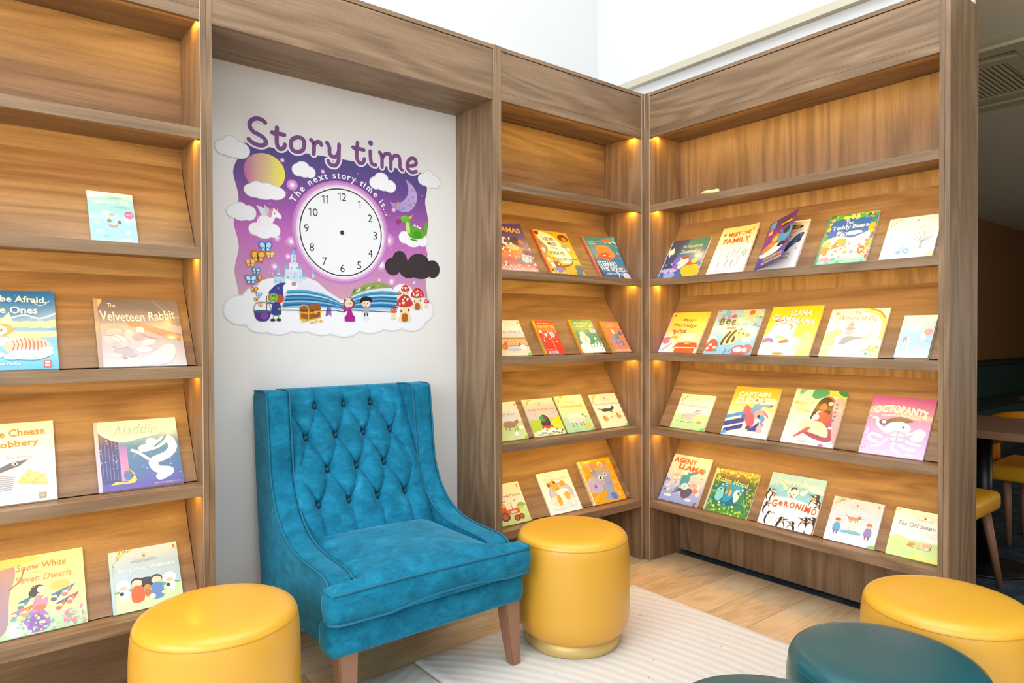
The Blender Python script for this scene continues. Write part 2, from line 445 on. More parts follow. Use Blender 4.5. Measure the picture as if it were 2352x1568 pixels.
# corner bookcase on the left wall
bcC = thing('bookcase', 'narrow walnut bookcase between the white alcove and the room corner', 'bookcase', (-.48, .14, 0), group='lit walnut display bookcases')
side_panel(FL, bcC, -.9635, -.943, ()); side_panel(FL, bcC, -.0208, -.0005, (-.0200,), .29)
header(FL, bcC, -.943, -.0208); book_bay(FL, bcC, -.943, -.0208, 'u', 'u', .266)
# right bookcase
bcR = thing('bookcase', 'wide walnut bookcase on the right, ending at the opening to the dim room', 'bookcase', (.14, -.7, 0), group='lit walnut display bookcases')
side_panel(FR, bcR, .0008, .0348, (.0340,), .285); side_panel(FR, bcR, 1.3776, 1.3945, (), .285); side_panel(FR, bcR, 1.3955, 1.4127, (), .285)
header(FR, bcR, .0348, 1.3776, .285); book_bay(FR, bcR, .0348, 1.3776, 'z', 'z', .257, .014)

# small leaf-like ornament lying on the empty top shelf of the right bookcase
bm = bmesh.new(); P0 = Vector((.02, -.245, SH[1]))
pr = [(0, .0005), (.018, .004), (.045, .008), (.07, .012), (.085, .013), (.097, .010), (.102, .003)]
tube(bm, [(0, -a, .011 + .004 * math.sin(a * 60)) for a, r in pr], .01, 10, rfun=lambda t: max(.001, .003 + .011 * math.sin(min(1, t * 1.0) * PI * .8)))
orn = tag(mesh_obj('shell_ornament', bm, plain('cream_gold', '#f2e2a0', .4), None, True), 'tiny cream and gold ornament lying alone on the empty top shelf', 'ornament'); orn.location = P0 + Vector((0, 0, .0))
orn.location = (.03, -.33, SH[1] + .0005)

# ================================================================== rugs
def rug_material(name, center, rings):
    m, nt, b = mat(name); ln = nt.links.new
    tc = node(nt, 'ShaderNodeTexCoord')
    mp = node(nt, 'ShaderNodeMapping'); mp.inputs['Location'].default_value = (-center[0], -center[1], 0); ln(tc.outputs['Object'], mp.inputs['Vector'])
    nz = node(nt, 'ShaderNodeTexNoise', Scale=3., Detail=2.); ln(tc.outputs['Object'], nz.inputs['Vector'])
    wv = node(nt, 'ShaderNodeTexWave', Scale=rings, Distortion=.9, Detail=1.)
    wv.wave_type = 'RINGS'; wv.rings_direction = 'Z'; wv.inputs['Detail Scale'].default_value = .6
    ln(mp.outputs[0], wv.inputs['Vector'])
    pile = node(nt, 'ShaderNodeTexNoise', Scale=420., Detail=2.); ln(tc.outputs['Object'], pile.inputs['Vector'])
    v = mathn(nt, 'ADD', mathn(nt, 'MULTIPLY', wv.outputs['Fac'], .2), mathn(nt, 'MULTIPLY', pile.outputs['Fac'], .7))
    r = ramp(nt, [(.1, '#cbc6bc'), (.4, '#dedad2'), (.8, '#ece9e2')]); ln(v, r.inputs[0])
    sp = node(nt, 'ShaderNodeTexNoise', Scale=45., Detail=3.); ln(tc.outputs['Object'], sp.inputs['Vector'])
    spk = ramp(nt, [(.0, '#ffffff'), (.72, '#ffffff'), (.76, '#c3b49f')]); ln(sp.outputs['Fac'], spk.inputs[0])
    mx = node(nt, 'ShaderNodeMix', data_type='RGBA', blend_type='MULTIPLY'); mx.inputs[0].default_value = 1.
    ln(r.outputs[0], mx.inputs[6]); ln(spk.outputs[0], mx.inputs[7]); ln(mx.outputs[2], b.inputs['Base Color'])
    b.inputs['Roughness'].default_value = .95; b.inputs['Specular IOR Level'].default_value = .1
    h = mathn(nt, 'ADD', mathn(nt, 'MULTIPLY', wv.outputs['Fac'], 1.), mathn(nt, 'MULTIPLY', pile.outputs['Fac'], .25))
    bp = node(nt, 'ShaderNodeBump', Strength=.28, Distance=.004); ln(h, bp.inputs['Height']); ln(bp.outputs[0], b.inputs['Normal'])
    return m
def rug(label, x0, x1, y0, y1, h, m, lift=None):
    bm = bmesh.new(); nx, ny = 60, 60
    def z(x, y):
        e = min(x - x0, x1 - x, y - y0, y1 - y); t = max(0., min(1., e / .012)); zz = .002 + (h - .002) * math.sqrt(t)
        if lift: zz += lift * max(0, 1 - (x - x0) / .09) ** 2 * (.6 + .4 * math.sin(y * 9 + 1)) * max(0, min(1, (y + 1.2) / .4))
        zz += .0012 * noise.noise((x * 6, y * 6, 1))
        return zz
    def ax(a, b, n): return [a, a + .004, a + .012] + [a + .012 + (b - a - .024) * i / n for i in range(1, n)] + [b - .012, b - .004, b]
    X, Y = ax(x0, x1, nx), ax(y0, y1, ny)
    g = [[bm.verts.new((x, y, z(x, y))) for y in Y] for x in X]
    for i in range(len(X) - 1):
        for j in range(len(Y) - 1): bm.faces.new((g[i][j], g[i + 1][j], g[i + 1][j + 1], g[i][j + 1])).smooth = True
    be = [e for e in bm.edges if e.is_boundary]
    ex = bmesh.ops.extrude_edge_only(bm, edges=be)
    for v in [q for q in ex['geom'] if isinstance(q, bmesh.types.BMVert)]: v.co.z = .0008
    o = mesh_obj('rug', bm, m, None); return tag(o, label, 'rug', 'cream carved rugs')
rug('cream rug with carved arcs under the right armchair leg and the ottomans', -1.513, -.338, -3.2, -.216, .013, rug_material('cream_rug_arcs', (-2.1, -1.0), 7.), .012)
rug('cream ribbed rug lying under the left front of the teal armchair', -3.4, -1.519, -3.2, -.222, .010, rug_material('cream_rug_ribs', (-.6, -2.4), 7.))

# ================================================================== teal armchair
def velvet():
    m, nt, b = mat('teal_velvet'); ln = nt.links.new
    tc = node(nt, 'ShaderNodeTexCoord')
    mp = node(nt, 'ShaderNodeMapping'); mp.inputs['Scale'].default_value = (1, 1, 1.5); ln(tc.outputs['Object'], mp.inputs['Vector'])
    a = node(nt, 'ShaderNodeTexNoise', Scale=13., Detail=6., Roughness=.68, Distortion=.5); ln(mp.outputs[0], a.inputs['Vector'])
    c = node(nt, 'ShaderNodeTexNoise', Scale=60., Detail=3.); ln(mp.outputs[0], c.inputs['Vector'])
    v = mathn(nt, 'ADD', mathn(nt, 'MULTIPLY', a.outputs['Fac'], .8), mathn(nt, 'MULTIPLY', c.outputs['Fac'], .22))
    r = ramp(nt, [(.28, '#075772'), (.45, '#0b6a88'), (.6, '#147ea0'), (.8, '#3a99ba')]); ln(v, r.inputs[0]); ln(r.outputs[0], b.inputs['Base Color'])
    b.inputs['Roughness'].default_value = .8; b.inputs['Specular IOR Level'].default_value = .2
    b.inputs['Sheen Weight'].default_value = .55; b.inputs['Sheen Roughness'].default_value = .35; b.inputs['Sheen Tint'].default_value = L4('#7fc4d8')
    bp = node(nt, 'ShaderNodeBump', Strength=.25, Distance=.003); ln(v, bp.inputs['Height']); ln(bp.outputs[0], b.inputs['Normal'])
    return m
M_VEL = velvet()
M_PIPE = plain('teal_velvet_piping', '#0a6b88', .7, bump=.3, bscale=300)
M_BTN = plain('teal_velvet_button', '#064a5e', .7)  # darker than the velvet, dimple shade put into the button colour
M_LEG = plain('satin_brown_painted_wood', '#93684f', .38)
chair = thing('armchair', 'teal velvet wing armchair with button-tufted back standing in the white alcove', 'armchair', (-1.577, -.15, 0))
ARM = [(.128, .972), (.118, .90), (.104, .80), (.092, .70), (.075, .64), (.04, .575), (-.01, .522), (-.07, .487), (-.14, .465), (-.22, .456), (-.30, .453), (-.365, .45), (-.405, .438), (-.424, .415)]
def arm_outline():
    front = [p[:2] for p in catmull([(y, z, 0) for y, z in ARM], 4, False)]
    rest = [(-.430, .37), (-.432, .30), (-.430, .245), (-.40, .234), (-.15, .232), (.17, .236), (.198, .26), (.222, .44), (.25, .66), (.272, .90), (.274, .95), (.262, .972), (.24, .978), (.16, .979)]
    return front, rest
for sgn, x0, x1 in ((-1, -1.922, -1.836), (1, -1.318, -1.233)):
    fr, rs = arm_outline(); prof = fr + rs
    bm = bmesh.new()
    nl = 7; loops = []
    cy = sum(p[0] for p in prof) / len(prof); cz = sum(p[1] for p in prof) / len(prof)
    for i in range(nl):
        t = i / (nl - 1); x = x0 + (x1 - x0) * t
        ins = .0035 * (abs(2 * t - 1) ** 6)
        ring = []
        for k, (y, z) in enumerate(prof):
            a = Vector(prof[k - 1]); c = Vector(prof[(k + 1) % len(prof)]); d = (c - a).normalized(); nrm = Vector((-d.y, d.x))
            ring.append(bm.verts.new((x, y - nrm.x * ins * -1, z - nrm.y * ins * -1)))
        loops.append(ring)
    for A, B in zip(loops, loops[1:]):
        for k in range(len(prof)): bm.faces.new((A[k], A[(k + 1) % len(prof)], B[(k + 1) % len(prof)], B[k])).smooth = True
    for lp in (loops[0], loops[-1]):
        cap(bm, lp)
    bmesh.ops.recalc_face_normals(bm, faces=bm.faces)
    arm = W('side_wing', bm, M_VEL, chair)
    bm = bmesh.new()
    for xx in (x0 + .001, x1 - .001):
        tube(bm, [(xx, y - .001, z + .0005) for y, z in [(.262, .974), (.2, .979), (.15, .979)] + fr + [(-.430, .37), (-.432, .30), (-.430, .25)]], .0036, 8)
    W('piping', bm, M_PIPE, chair).parent = arm

# tufted backrest: pillow surface with buttons on a diamond lattice
BX0, BX1, BZ0, BZ1 = -1.840, -1.314, .40, .972
BCX = -1.585
def backY(z): return .215 + (z - .97) * .52
ROWS = {0: .905, 1: .793, 2: .675, 3: .560}
def lat(x, z): return (x - BCX) / .0595, (z - .5600) / .1155
BTN = [(BCX + dx * .119, ROWS[0]) for dx in (-1, 0, 1)] + [(BCX + dx * .119, ROWS[1]) for dx in (-1.5, -.5, .5, 1.5)] + \
      [(BCX + dx * .119, ROWS[2]) for dx in (-1, 0, 1)] + [(BCX + dx * .119, ROWS[3]) for dx in (-1.5, -.5, .5, 1.5)]
def tuft(x, z):
    h = 0.
    dmin = min((x - a) ** 2 + (z - b) ** 2 for a, b in BTN)
    h -= .030 * math.exp(-dmin / .00028) + .012 * math.exp(-dmin / .0018)
    p, q = lat(x, z)
    if q > 3: cr = min(p % 2, 2 - p % 2) * .0595
    elif q < 0: cr = min((p + 1) % 2, 2 - (p + 1) % 2) * .0595
    else:
        a = (p + 1 + q) % 2; b = (p + 1 - q) % 2
        cr = min(min(a, 2 - a), min(b, 2 - b)) * .053
    k = 1. if abs(x - BCX) < .205 else max(0., 1 - (abs(x - BCX) - .205) / .03)
    h -= .011 * k * math.exp(-(cr / .0036) ** 2) + .010 * k * math.exp(-(cr / .018) ** 2)
    e = min(x - BX0, BX1 - x); h -= .035 * math.exp(-e / .018)
    h -= .018 * math.exp(-(BZ1 - z) / .010)
    return h
bm = bmesh.new(); NX, NZ = 260, 270; g = []
for i in range(NX + 1):
    x = BX0 + (BX1 - BX0) * i / NX; row = []
    for j in range(NZ + 1):
        z = BZ0 + (BZ1 - BZ0) * j / NZ; h = tuft(x, z) + .0015 * noise.noise((x * 30, z * 30, 3))
        row.append(bm.verts.new((x, backY(z) - h * .89, z - h * .30 * 0)))
    g.append(row)
for i in range(NX):
    for j in range(NZ): bm.faces.new((g[i][j], g[i + 1][j], g[i + 1][j + 1], g[i][j + 1])).smooth = True
for i in range(NX + 1): g[i].append(bm.verts.new((g[i][-1].co.x, .258, .978)))
for i in range(NX + 1): g[i].append(bm.verts.new((g[i][-1].co.x, .272, .968)))
for i in range(NX + 1): g[i].append(bm.verts.new((g[i][-1].co.x, .200, .25)))
for i in range(NX):
    for j in range(NZ, NZ + 3): bm.faces.new((g[i][j], g[i + 1][j], g[i + 1][j + 1], g[i][j + 1])).smooth = True
bmesh.ops.recalc_face_normals(bm, faces=bm.faces)
back = W('backrest', bm, M_VEL, chair)
for (x, z) in BTN:
    bm = bmesh.new(); bmesh.ops.create_uvsphere(bm, u_segments=14, v_segments=8, radius=.0098)
    for v in bm.verts: v.co = Vector((v.co.x, v.co.y * .5, v.co.z)) + Vector((x, backY(z) + .0355, z))
    W('button', bm, M_BTN, chair, True).parent = back
for o in [q for q in back.children]: o.location = (0, 0, 0)

# seat cushion with T shape
def cushion(par):
    x0, x1, xa, xb, yf, ym, yr = -1.950, -1.203, -1.838, -1.316, -.512, -.436, .02
    zb, zt = .343, .440
    def dist(x, y):
        d = min(x - x0, x1 - x, y - yf) if y < ym else min(x - xa, xb - x, yr - y)
        if y < ym:
            if xa < x < xb: d = min(x - x0, x1 - x, y - yf)
            else: d = min(d, ym - y)
        else:
            for cx_ in (xa, xb): d = min(d, abs(x - cx_) if True else 0)
        if y >= ym: d = min(d, 9)
        if xa < x < xb: d = min(x - xa + (max(0, ym - y)), xb - x + (max(0, ym - y)), y - yf, yr - y)
        return max(0., d)
    bm = bmesh.new(); n = 84
    out = [(x0 + .018, yf + .004), (x0 + .045, yf), (-1.577, yf - .008), (x1 - .045, yf), (x1 - .016, yf + .004), (x1, yf + .02), (x1 + .001, ym - .02), (x1 - .006, ym), (xb + .004, ym + .002), (xb, ym + .03), (xb, yr), (xa, yr), (xa, ym + .03), (xa - .004, ym + .002), (x0 + .006, ym), (x0 - .001, ym - .02), (x0, yf + .02)]
    dense = []
    for a, b_ in zip(out, out[1:] + out[:1]):
        L = math.hypot(b_[0] - a[0], b_[1] - a[1]); k = max(1, int(L / .02))
        for i in range(k): dense.append((a[0] + (b_[0] - a[0]) * i / k, a[1] + (b_[1] - a[1]) * i / k))
    def zr(x, y, top):   # rim height: slight sag and lift along the front
        t = (x - x0) / (x1 - x0)
        return (zt + .006 * math.sin(t * PI * 1.3) - .004 if top else zb + .020 * math.sin(max(0, min(1, (t - .25) / .6)) * PI) * (1 if y < -.3 else 0) + .004)
    rings = []
    for f, o_, top in ((0, 0, True), (.25, .006, True), (.5, .009, True), (.75, .006, True), (1, 0, True)):
        ring = []
        for k, (x, y) in enumerate(dense):
            a = Vector(dense[k - 1]); c = Vector(dense[(k + 1) % len(dense)]); d = (c - a).normalized(); nr = Vector((d.y, -d.x))
            zz = zr(x, y, False) * (1 - f) + zr(x, y, True) * f
            ring.append(bm.verts.new((x + nr.x * o_, y + nr.y * o_, zz)))
        rings.append(ring)
    for A, B in zip(rings, rings[1:]):
        for k in range(len(dense)): bm.faces.new((A[k], A[(k + 1) % len(dense)], B[(k + 1) % len(dense)], B[k])).smooth = True
    for ri, top in ((rings[-1], True), (rings[0], False)):
        cap(bm, ri)
    # crowned top: a fine grid just inside the rim
    NXc, NYc = 90, 60; gg = {}
    for i in range(NXc + 1):
        for j in range(NYc + 1):
            x = x0 + (x1 - x0) * i / NXc; y = yf + (yr - yf) * j / NYc
            inside = (y <= ym) or (xa <= x <= xb)
            if not inside: continue
            d = dist(x, y)
            z = zr(x, y, True) - .0015 + .036 * (1 - math.exp(-d / .045)) + .004 * noise.noise((x * 5, y * 5, 8)) * min(1, d / .05)
            gg[i, j] = bm.verts.new((x, y, z))
    for i in range(NXc):
        for j in range(NYc):
            q = [gg.get(k) for k in ((i, j), (i + 1, j), (i + 1, j + 1), (i, j + 1))]
            if all(q): bm.faces.new(q).smooth = True
    bmesh.ops.recalc_face_normals(bm, faces=bm.faces)
    cu = W('seat_cushion', bm, M_VEL, par)
    bm = bmesh.new()
    tube(bm, [(x, y, zr(x, y, True)) for x, y in dense], .0048, 8, True)
    tube(bm, [(x, y, zr(x, y, False)) for x, y in dense], .0048, 8, True)
    W('piping', bm, M_PIPE, par).parent = cu
cushion(chair)
# front rail and seat box
bm = bmesh.new()
box(bm, -1.946, -1.214, -.488, -.385, .234, .338, bev=.026)
for v in bm.verts:
    t = abs(v.co.x + 1.58) / .366
    if v.co.z < .26: v.co.z += .004 * (1 - t)
for f in bm.faces: f.smooth = True
W('front_rail', bm, M_VEL, chair)
bm = nbox(-1.84, -1.315, -.39, .19, .250, .345, bev=.004); W('seat_box', bm, M_VEL, chair)
for (xa, xb, ya, yb), (xc, xd, yc, yd) in ((((-1.912, -1.850, -.470, -.410)), (-1.900, -1.862, -.478, -.440)), ((-1.288, -1.226, -.470, -.410), (-1.266, -1.228, -.478, -.440)),
                                          ((-1.905, -1.855, .12, .17), (-1.905, -1.870, .205, .24)), ((-1.29, -1.24, .12, .17), (-1.275, -1.24, .205, .24))):
    bm = bmesh.new(); rings = []
    zf = .014 if ya < 0 else .0
    if ya < 0 and xa < -1.5: zf = .0105
    for t in (0, .15, .4, .7, 1):
        z = .245 + (zf - .245) * t; s = t ** 1.4
        q = [xa + (xc - xa) * s, xb + (xd - xb) * s, ya + (yc - ya) * s, yb + (yd - yb) * s]
        rings.append([bm.verts.new(p) for p in ((q[0], q[2], z), (q[1], q[2], z), (q[1], q[3], z), (q[0], q[3], z))])
    for A, B in zip(rings, rings[1:]):
        for k in range(4): bm.faces.new((A[k], B[k], B[(k + 1) % 4], A[(k + 1) % 4]))
    bm.faces.new(rings[0]); bm.faces.new(rings[-1][::-1]); bmesh.ops.recalc_face_normals(bm, faces=bm.faces)
    es = [e for e in bm.edges if abs(e.verts[0].co.z - e.verts[1].co.z) > .01]
    bmesh.ops.bevel(bm, geom=es, offset=.004, segments=2, affect='EDGES')
    W('leg', bm, M_LEG, chair)

# ================================================================== ottomans
M_BRASS = plain('brushed_brass', '#dcc07a', .5, .45)
def leather(name, col, rough=.36):
    m = plain(name, col, rough, bump=.12, bscale=420, coat=.25); return m
M_YEL = leather('yellow_faux_leather', '#dda335'); M_YELT = leather('yellow_faux_leather_lit_top', '#eaae33')  # same leather; light falling on the top is put into the paler seat tone
M_GRN = leather('dark_teal_faux_leather', '#17575d', .33)
M_YST = plain('yellow_seam', '#c68f1a', .5); M_GST = plain('teal_seam', '#2d6f74', .5)
def ottoman(loc, label, body, seat, seam, z0=.0147):
    t = thing('ottoman', label, 'ottoman', loc, group='round drum ottomans')
    bm = bmesh.new(); lathe(bm, [(.10, z0), (.178, z0), (.180, z0 + .002), (.180, .062), (.10, .062)], 96); mesh_obj('base_ring', bm, M_BRASS, t)
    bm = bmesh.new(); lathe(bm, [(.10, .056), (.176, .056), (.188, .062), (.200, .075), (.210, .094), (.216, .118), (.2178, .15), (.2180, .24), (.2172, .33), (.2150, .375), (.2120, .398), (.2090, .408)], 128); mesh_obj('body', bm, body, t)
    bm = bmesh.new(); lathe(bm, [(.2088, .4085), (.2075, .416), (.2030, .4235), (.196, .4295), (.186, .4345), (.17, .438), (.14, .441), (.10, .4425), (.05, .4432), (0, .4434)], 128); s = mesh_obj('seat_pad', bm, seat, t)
    bm = bmesh.new(); tube(bm, [(.2095 * math.cos(a), .2095 * math.sin(a), .4087) for a in [2 * PI * k / 128 for k in range(128)]], .0011, 6, True); mesh_obj('seam', bm, seam, s)
    return t
def otto_copy(src, loc, label, body=None, seat=None, seam=None):
    r = src.copy(); COL.objects.link(r); r.location = loc; r['label'] = label
    for ch in src.children:
        c = ch.copy(); COL.objects.link(c); c.parent = r
        if body and c.name.split('.')[0] in ('body', 'seat_pad'):
            c.data = ch.data.copy(); c.data.materials[0] = body if c.name.startswith('body') else seat
        for g_ in ch.children:
            d = g_.copy(); COL.objects.link(d); d.parent = c
            if seam: d.data = g_.data.copy(); d.data.materials[0] = seam
    return r
bpy.context.view_layer.update()
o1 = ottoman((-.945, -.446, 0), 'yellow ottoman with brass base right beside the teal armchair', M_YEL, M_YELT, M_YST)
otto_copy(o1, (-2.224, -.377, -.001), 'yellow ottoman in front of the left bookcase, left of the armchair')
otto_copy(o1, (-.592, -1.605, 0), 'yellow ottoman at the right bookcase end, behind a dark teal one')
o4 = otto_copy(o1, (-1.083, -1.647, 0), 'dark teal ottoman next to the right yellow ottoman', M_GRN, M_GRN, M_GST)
otto_copy(o1, (-1.535, -1.63, 0), 'dark teal ottoman of which only the top rim shows at the bottom edge', M_GRN, M_GRN, M_GST)

# ================================================================== dim seating area beyond the bookcase
M_DTAB = plain('dark_brown_table_laminate', '#77573f', .4); M_BLK = plain('black_powder_coat', '#17171a', .35, .3)
M_TLEG = plain('brown_beech_leg', '#8a5f42', .5); M_SOFA = plain('dark_green_velvet', '#122f28', .8, bump=.3, bscale=60)
M_YC = plain('mustard_chair_leather', '#d99a1c', .4); M_YCD = plain('orange_mustard_leather', '#c67c0e', .45)
def bistro(loc, label, sx, sy, round_=False, z=.75, br=.28):
    t = thing('cafe_table', label, 'table', loc, group='tables beyond the right bookcase')
    bm = bmesh.new()
    if round_: lathe(bm, [(0, z - .025), (sx, z - .025), (sx, z), (0, z)], 48)
    else: box(bm, -sx, sx, -sy, sy, z - .036, z, bev=.002)
    mesh_obj('tabletop', bm, M_DTAB, t)
    bm = bmesh.new(); lathe(bm, [(0, .014), (.036, .014), (.036, z - .037), (0, z - .037)], 24); mesh_obj('pedestal', bm, M_BLK, t)
    bm = bmesh.new(); lathe(bm, [(0, .0), (br - .005, .0), (br, .004), (br - .005, .012), (.06, .02), (0, .02)], 48); mesh_obj('base_plate', bm, M_BLK, t)
    return t
bistro((1.255, -1.15, 0), 'dark wood cafe table with black round pedestal, just beyond the right bookcase', .34, .5, False, .73, .2)
bistro((2.85, -1.30, 0), 'farther cafe table seen through the open back of the mustard chair', .40, .40, True)
def cafe_chair(loc, rz, label, wrap=105, l0=.18, l1=.23):
    t = thing('cafe_chair', label, 'chair', loc, rz, 'mustard tub chairs beyond the right bookcase')
    bm = bmesh.new(); box(bm, -.235, .235, -.235, .235, .365, .455, bev=.028)
    for f in bm.faces: f.smooth = True
    mesh_obj('seat', bm, M_YC, t)
    # curved back band: a tub ring round three sides with an open gap below it
    bm = bmesh.new(); R = []
    for k in range(25):
        a = rad(-wrap + 2 * wrap * k / 24); fx, fy = -math.cos(a), math.sin(a)
        low = .455 + .14 * max(0, math.cos(a)) ** .6 if abs(a) < rad(62) else .40
        top = .66 + .105 * max(0, math.cos(a)) ** 1.2
        ring = [(fx * .235, fy * .245, low), (fx * .275, fy * .285, low), (fx * .285, fy * .295, top - .02), (fx * .27, fy * .28, top), (fx * .25, fy * .26, top), (fx * .24, fy * .25, top - .02)]
        R.append([bm.verts.new(p) for p in ring])
    for A, B in zip(R, R[1:]):
        for k in range(6): bm.faces.new((A[k], A[(k + 1) % 6], B[(k + 1) % 6], B[k])).smooth = True
    bm.faces.new(R[0]); bm.faces.new(R[-1][::-1]); bmesh.ops.recalc_face_normals(bm, faces=bm.faces)
    mesh_obj('backrest', bm, M_YCD, t)
    for sx, sy in ((1, 1), (1, -1), (-1, 1), (-1, -1)):
        bm = bmesh.new(); tube(bm, [(sx * l0, sy * l0, .375), (sx * (l0 + l1) / 2, sy * (l0 + l1) / 2, .19), (sx * l1, sy * l1, 0)], .02, 12, rfun=lambda u: .022 - .009 * u); mesh_obj('leg', bm, M_TLEG, t)
    return t
cafe_chair((.735, -1.075, 0), 0, 'mustard chair whose seat corner shows at the end of the right bookcase', 50)
cafe_chair((1.91, -1.262, 0), 0, 'mustard tub chair with open curved back behind the cafe table', 105, .15, .14)
# banquette along the far wall
ban = thing('banquette', 'long dark green upholstered banquette along the dim far wall', 'bench', (6.4, .3, 0))
bm = nbox(3.2, 9.3, -.12, .34, .0, .44, bev=.01); W('seat', bm, M_SOFA, ban)
bm = bmesh.new(); box(bm, 3.2, 9.3, .345, .595, 0, .80, bev=.02)
for i in range(8): pass
W('backrest', bm, M_SOFA, ban)
bm = nbox(3.2, 9.3, .30, .597, .802, .84, bev=.012); W('top_roll', bm, plain('dark_green_roll', '#0b1c17', .7), ban)
# ceiling cassette air conditioner
ac = thing('air_conditioner', 'cream ceiling cassette air conditioner with slatted grille in the dim ceiling', 'air conditioner', (1.74, -.82, 2.6))
M_AC = plain('cream_plastic', '#cbbf9f', .5); M_ACD = plain('dark_slot', '#1c1410', .8)
bm = bmesh.new()
box(bm, 1.2, 1.30, -1.33, -.3, 2.585, 2.612); box(bm, 2.18, 2.28, -1.33, -.3, 2.585, 2.612)
box(bm, 1.30, 2.18, -1.33, -1.26, 2.585, 2.612); box(bm, 1.30, 2.18, -.37, -.3, 2.585, 2.612)
box(bm, 1.385, 1.46, -1.26, -.37, 2.587, 2.612); box(bm, 2.02, 2.10, -1.26, -.37, 2.587, 2.612)
box(bm, 1.46, 2.02, -1.26, -1.18, 2.587, 2.612); box(bm, 1.46, 2.02, -.45, -.37, 2.587, 2.612)
W('cover_frame', bm, M_AC, ac)
bm = nbox(1.30, 2.18, -1.26, -.37, 2.625, 2.63); W('dark_cavity', bm, M_ACD, ac)
bm = bmesh.new()
for k in range(30): y = -1.175 + k * .0245; box(bm, 1.46, 2.02, y, y + .011, 2.59, 2.612)
W('grille', bm, M_AC, ac)

# ================================================================== wall sticker in the alcove
YW = .2953
def wx(x, y):
    p = sight(x, y, 1, YW); return (p.x, p.z)
def WP(pts): return [wx(*p) for p in pts]
mural = thing('wall_sticker', 'large purple Story time wall sticker with blank clock face in the white alcove', 'wall sticker', (-1.55, YW, 1.25))
PXM = .183 / 95 * 1.0                                   # metres per photo pixel on that wall, roughly
class Mural(Art):
    def __init__(s, base): super().__init__(lambda x, z, k: (x, YW - .0006 - (base + k) * .00005, z))
    def fin(s, name, parent=None): 
        p = parent or mural
        o = mesh_obj(name, s.bm, VINYL, None)
        for v in o.data.vertices: v.co -= mural.location
        o.parent = p; return o
def q5(u, v): return (480 + u / 4.055, 500 + v / 4.055)
def q4(u, v): return (480 + u / 4.055, 230 + v / 4.055)
def cloud(name, pts, base, col='#e9e9ee', rim='#cfd2d8', sx=1.):
    """pts: (x, y, rx, ry) puffs in photo pixels"""
    a = Mural(base)
    for dr, c in ((1.6, rim), (0, col)):
        a.k += 1
        for i, (x, y, rx, ry) in enumerate(pts):
            a.k += .1
            X, Z = wx(x, y); a.ell(X, Z, (rx + dr * .7) * PXM, (ry + dr) * PXM * .93, c, step=False)
        a.k = math.ceil(a.k)
    return a.fin(name)
a = Mural(0)
def ps(P): return WP([q5(*p) if len(p) == 2 else p[:2] for p in P])
left = [q4(285, 395), q4(345, 400), q4(330, 440), q4(270, 540), q4(232, 620), q4(228, 700), q4(262, 820), q4(275, 930), q4(240, 1060), q5(232, 60), q5(262, 170), q5(278, 280), q5(250, 410), q5(238, 500), q5(262, 620), q5(280, 725)]
right = [q4(1990, 680), q4(2010, 760), q4(2030, 830), q4(2012, 950), q4(2035, 1080), q5(2040, 60), q5(2022, 200), q5(2020, 290), q5(2035, 340), q5(2020, 480), q5(2018, 600), q5(2035, 740)]
top = [q4(345, 400), q4(600, 445), q4(900, 495), q4(1240, 550), q4(1340, 570), q4(1700, 625), q4(1990, 680)]
def zcol(z, z0=1.27, z1=1.90):
    st = [(0, '#e8c9c4'), (.12, '#cf9fb4'), (.3, '#c687bd'), (.5, '#c26bb9'), (.68, '#9a57a4'), (.84, '#6c4a90'), (1, '#544a86')]
    t = max(0, min(1, (z - z0) / (z1 - z0)))
    for (a_, ca), (b_, cb) in zip(st, st[1:]):
        if t <= b_:
            u = (t - a_) / (b_ - a_); return tuple(p + (q - p) * u for p, q in zip(hx(ca), hx(cb)))
    return hx(cb)
LW = [p for p in WP([q for q in left])]; RW = WP(right); TW = WP(top)
def xat(poly, z):
    for (x0, z0), (x1, z1) in zip(poly, poly[1:]):
        if min(z0, z1) <= z <= max(z0, z1) and abs(z1 - z0) > 1e-6: return x0 + (x1 - x0) * (z - z0) / (z1 - z0)
    return poly[0][0] if z > poly[0][1] else poly[-1][0]
LS = [p[:2] for p in catmull([(x, z, 0) for x, z in LW], 5, False)]; RS = [p[:2] for p in catmull([(x, z, 0) for x, z in RW], 5, False)]
a.k = 0; NB = 70; zt_, zb_ = 1.915, 1.283; prev = None
def ztop(x):
    for (x0, z0), (x1, z1) in zip(TW, TW[1:]):
        if x0 <= x <= x1: return z0 + (z1 - z0) * (x - x0) / (x1 - x0)
    return TW[0][1] if x < TW[0][0] else TW[-1][1]
for i in range(NB + 1):
    z = zb_ + (zt_ - zb_) * i / NB
    xl, xr = xat(LS, z), xat(RS, z); row = [(xl + (xr - xl) * k / 24) for k in range(25)]
    row = [(x, min(z, ztop(x))) for x in row]
    vs = [a.bm.verts.new(a.mp(x, zz, 0)) for x, zz in row]
    if prev:
        for k in range(24):
            pc = [zcol(q.co.z) for q in (prev[k], prev[k + 1], vs[k + 1], vs[k])]
            a._f([prev[k], prev[k + 1], vs[k + 1], vs[k]], pc)
    prev = vs
rs = random.Random(3)
for _ in range(120):
    x = rs.uniform(-1.93, -1.12); z = rs.uniform(1.36, 1.87)
    if math.hypot(x + 1.551, z - 1.609) < .2: continue
    a.k += .02; a.ell(x, z, rs.choice((.0012, .0018, .0026)), rs.choice((.0012, .0018, .0026)), '#f3dcf2', step=False, n=8)
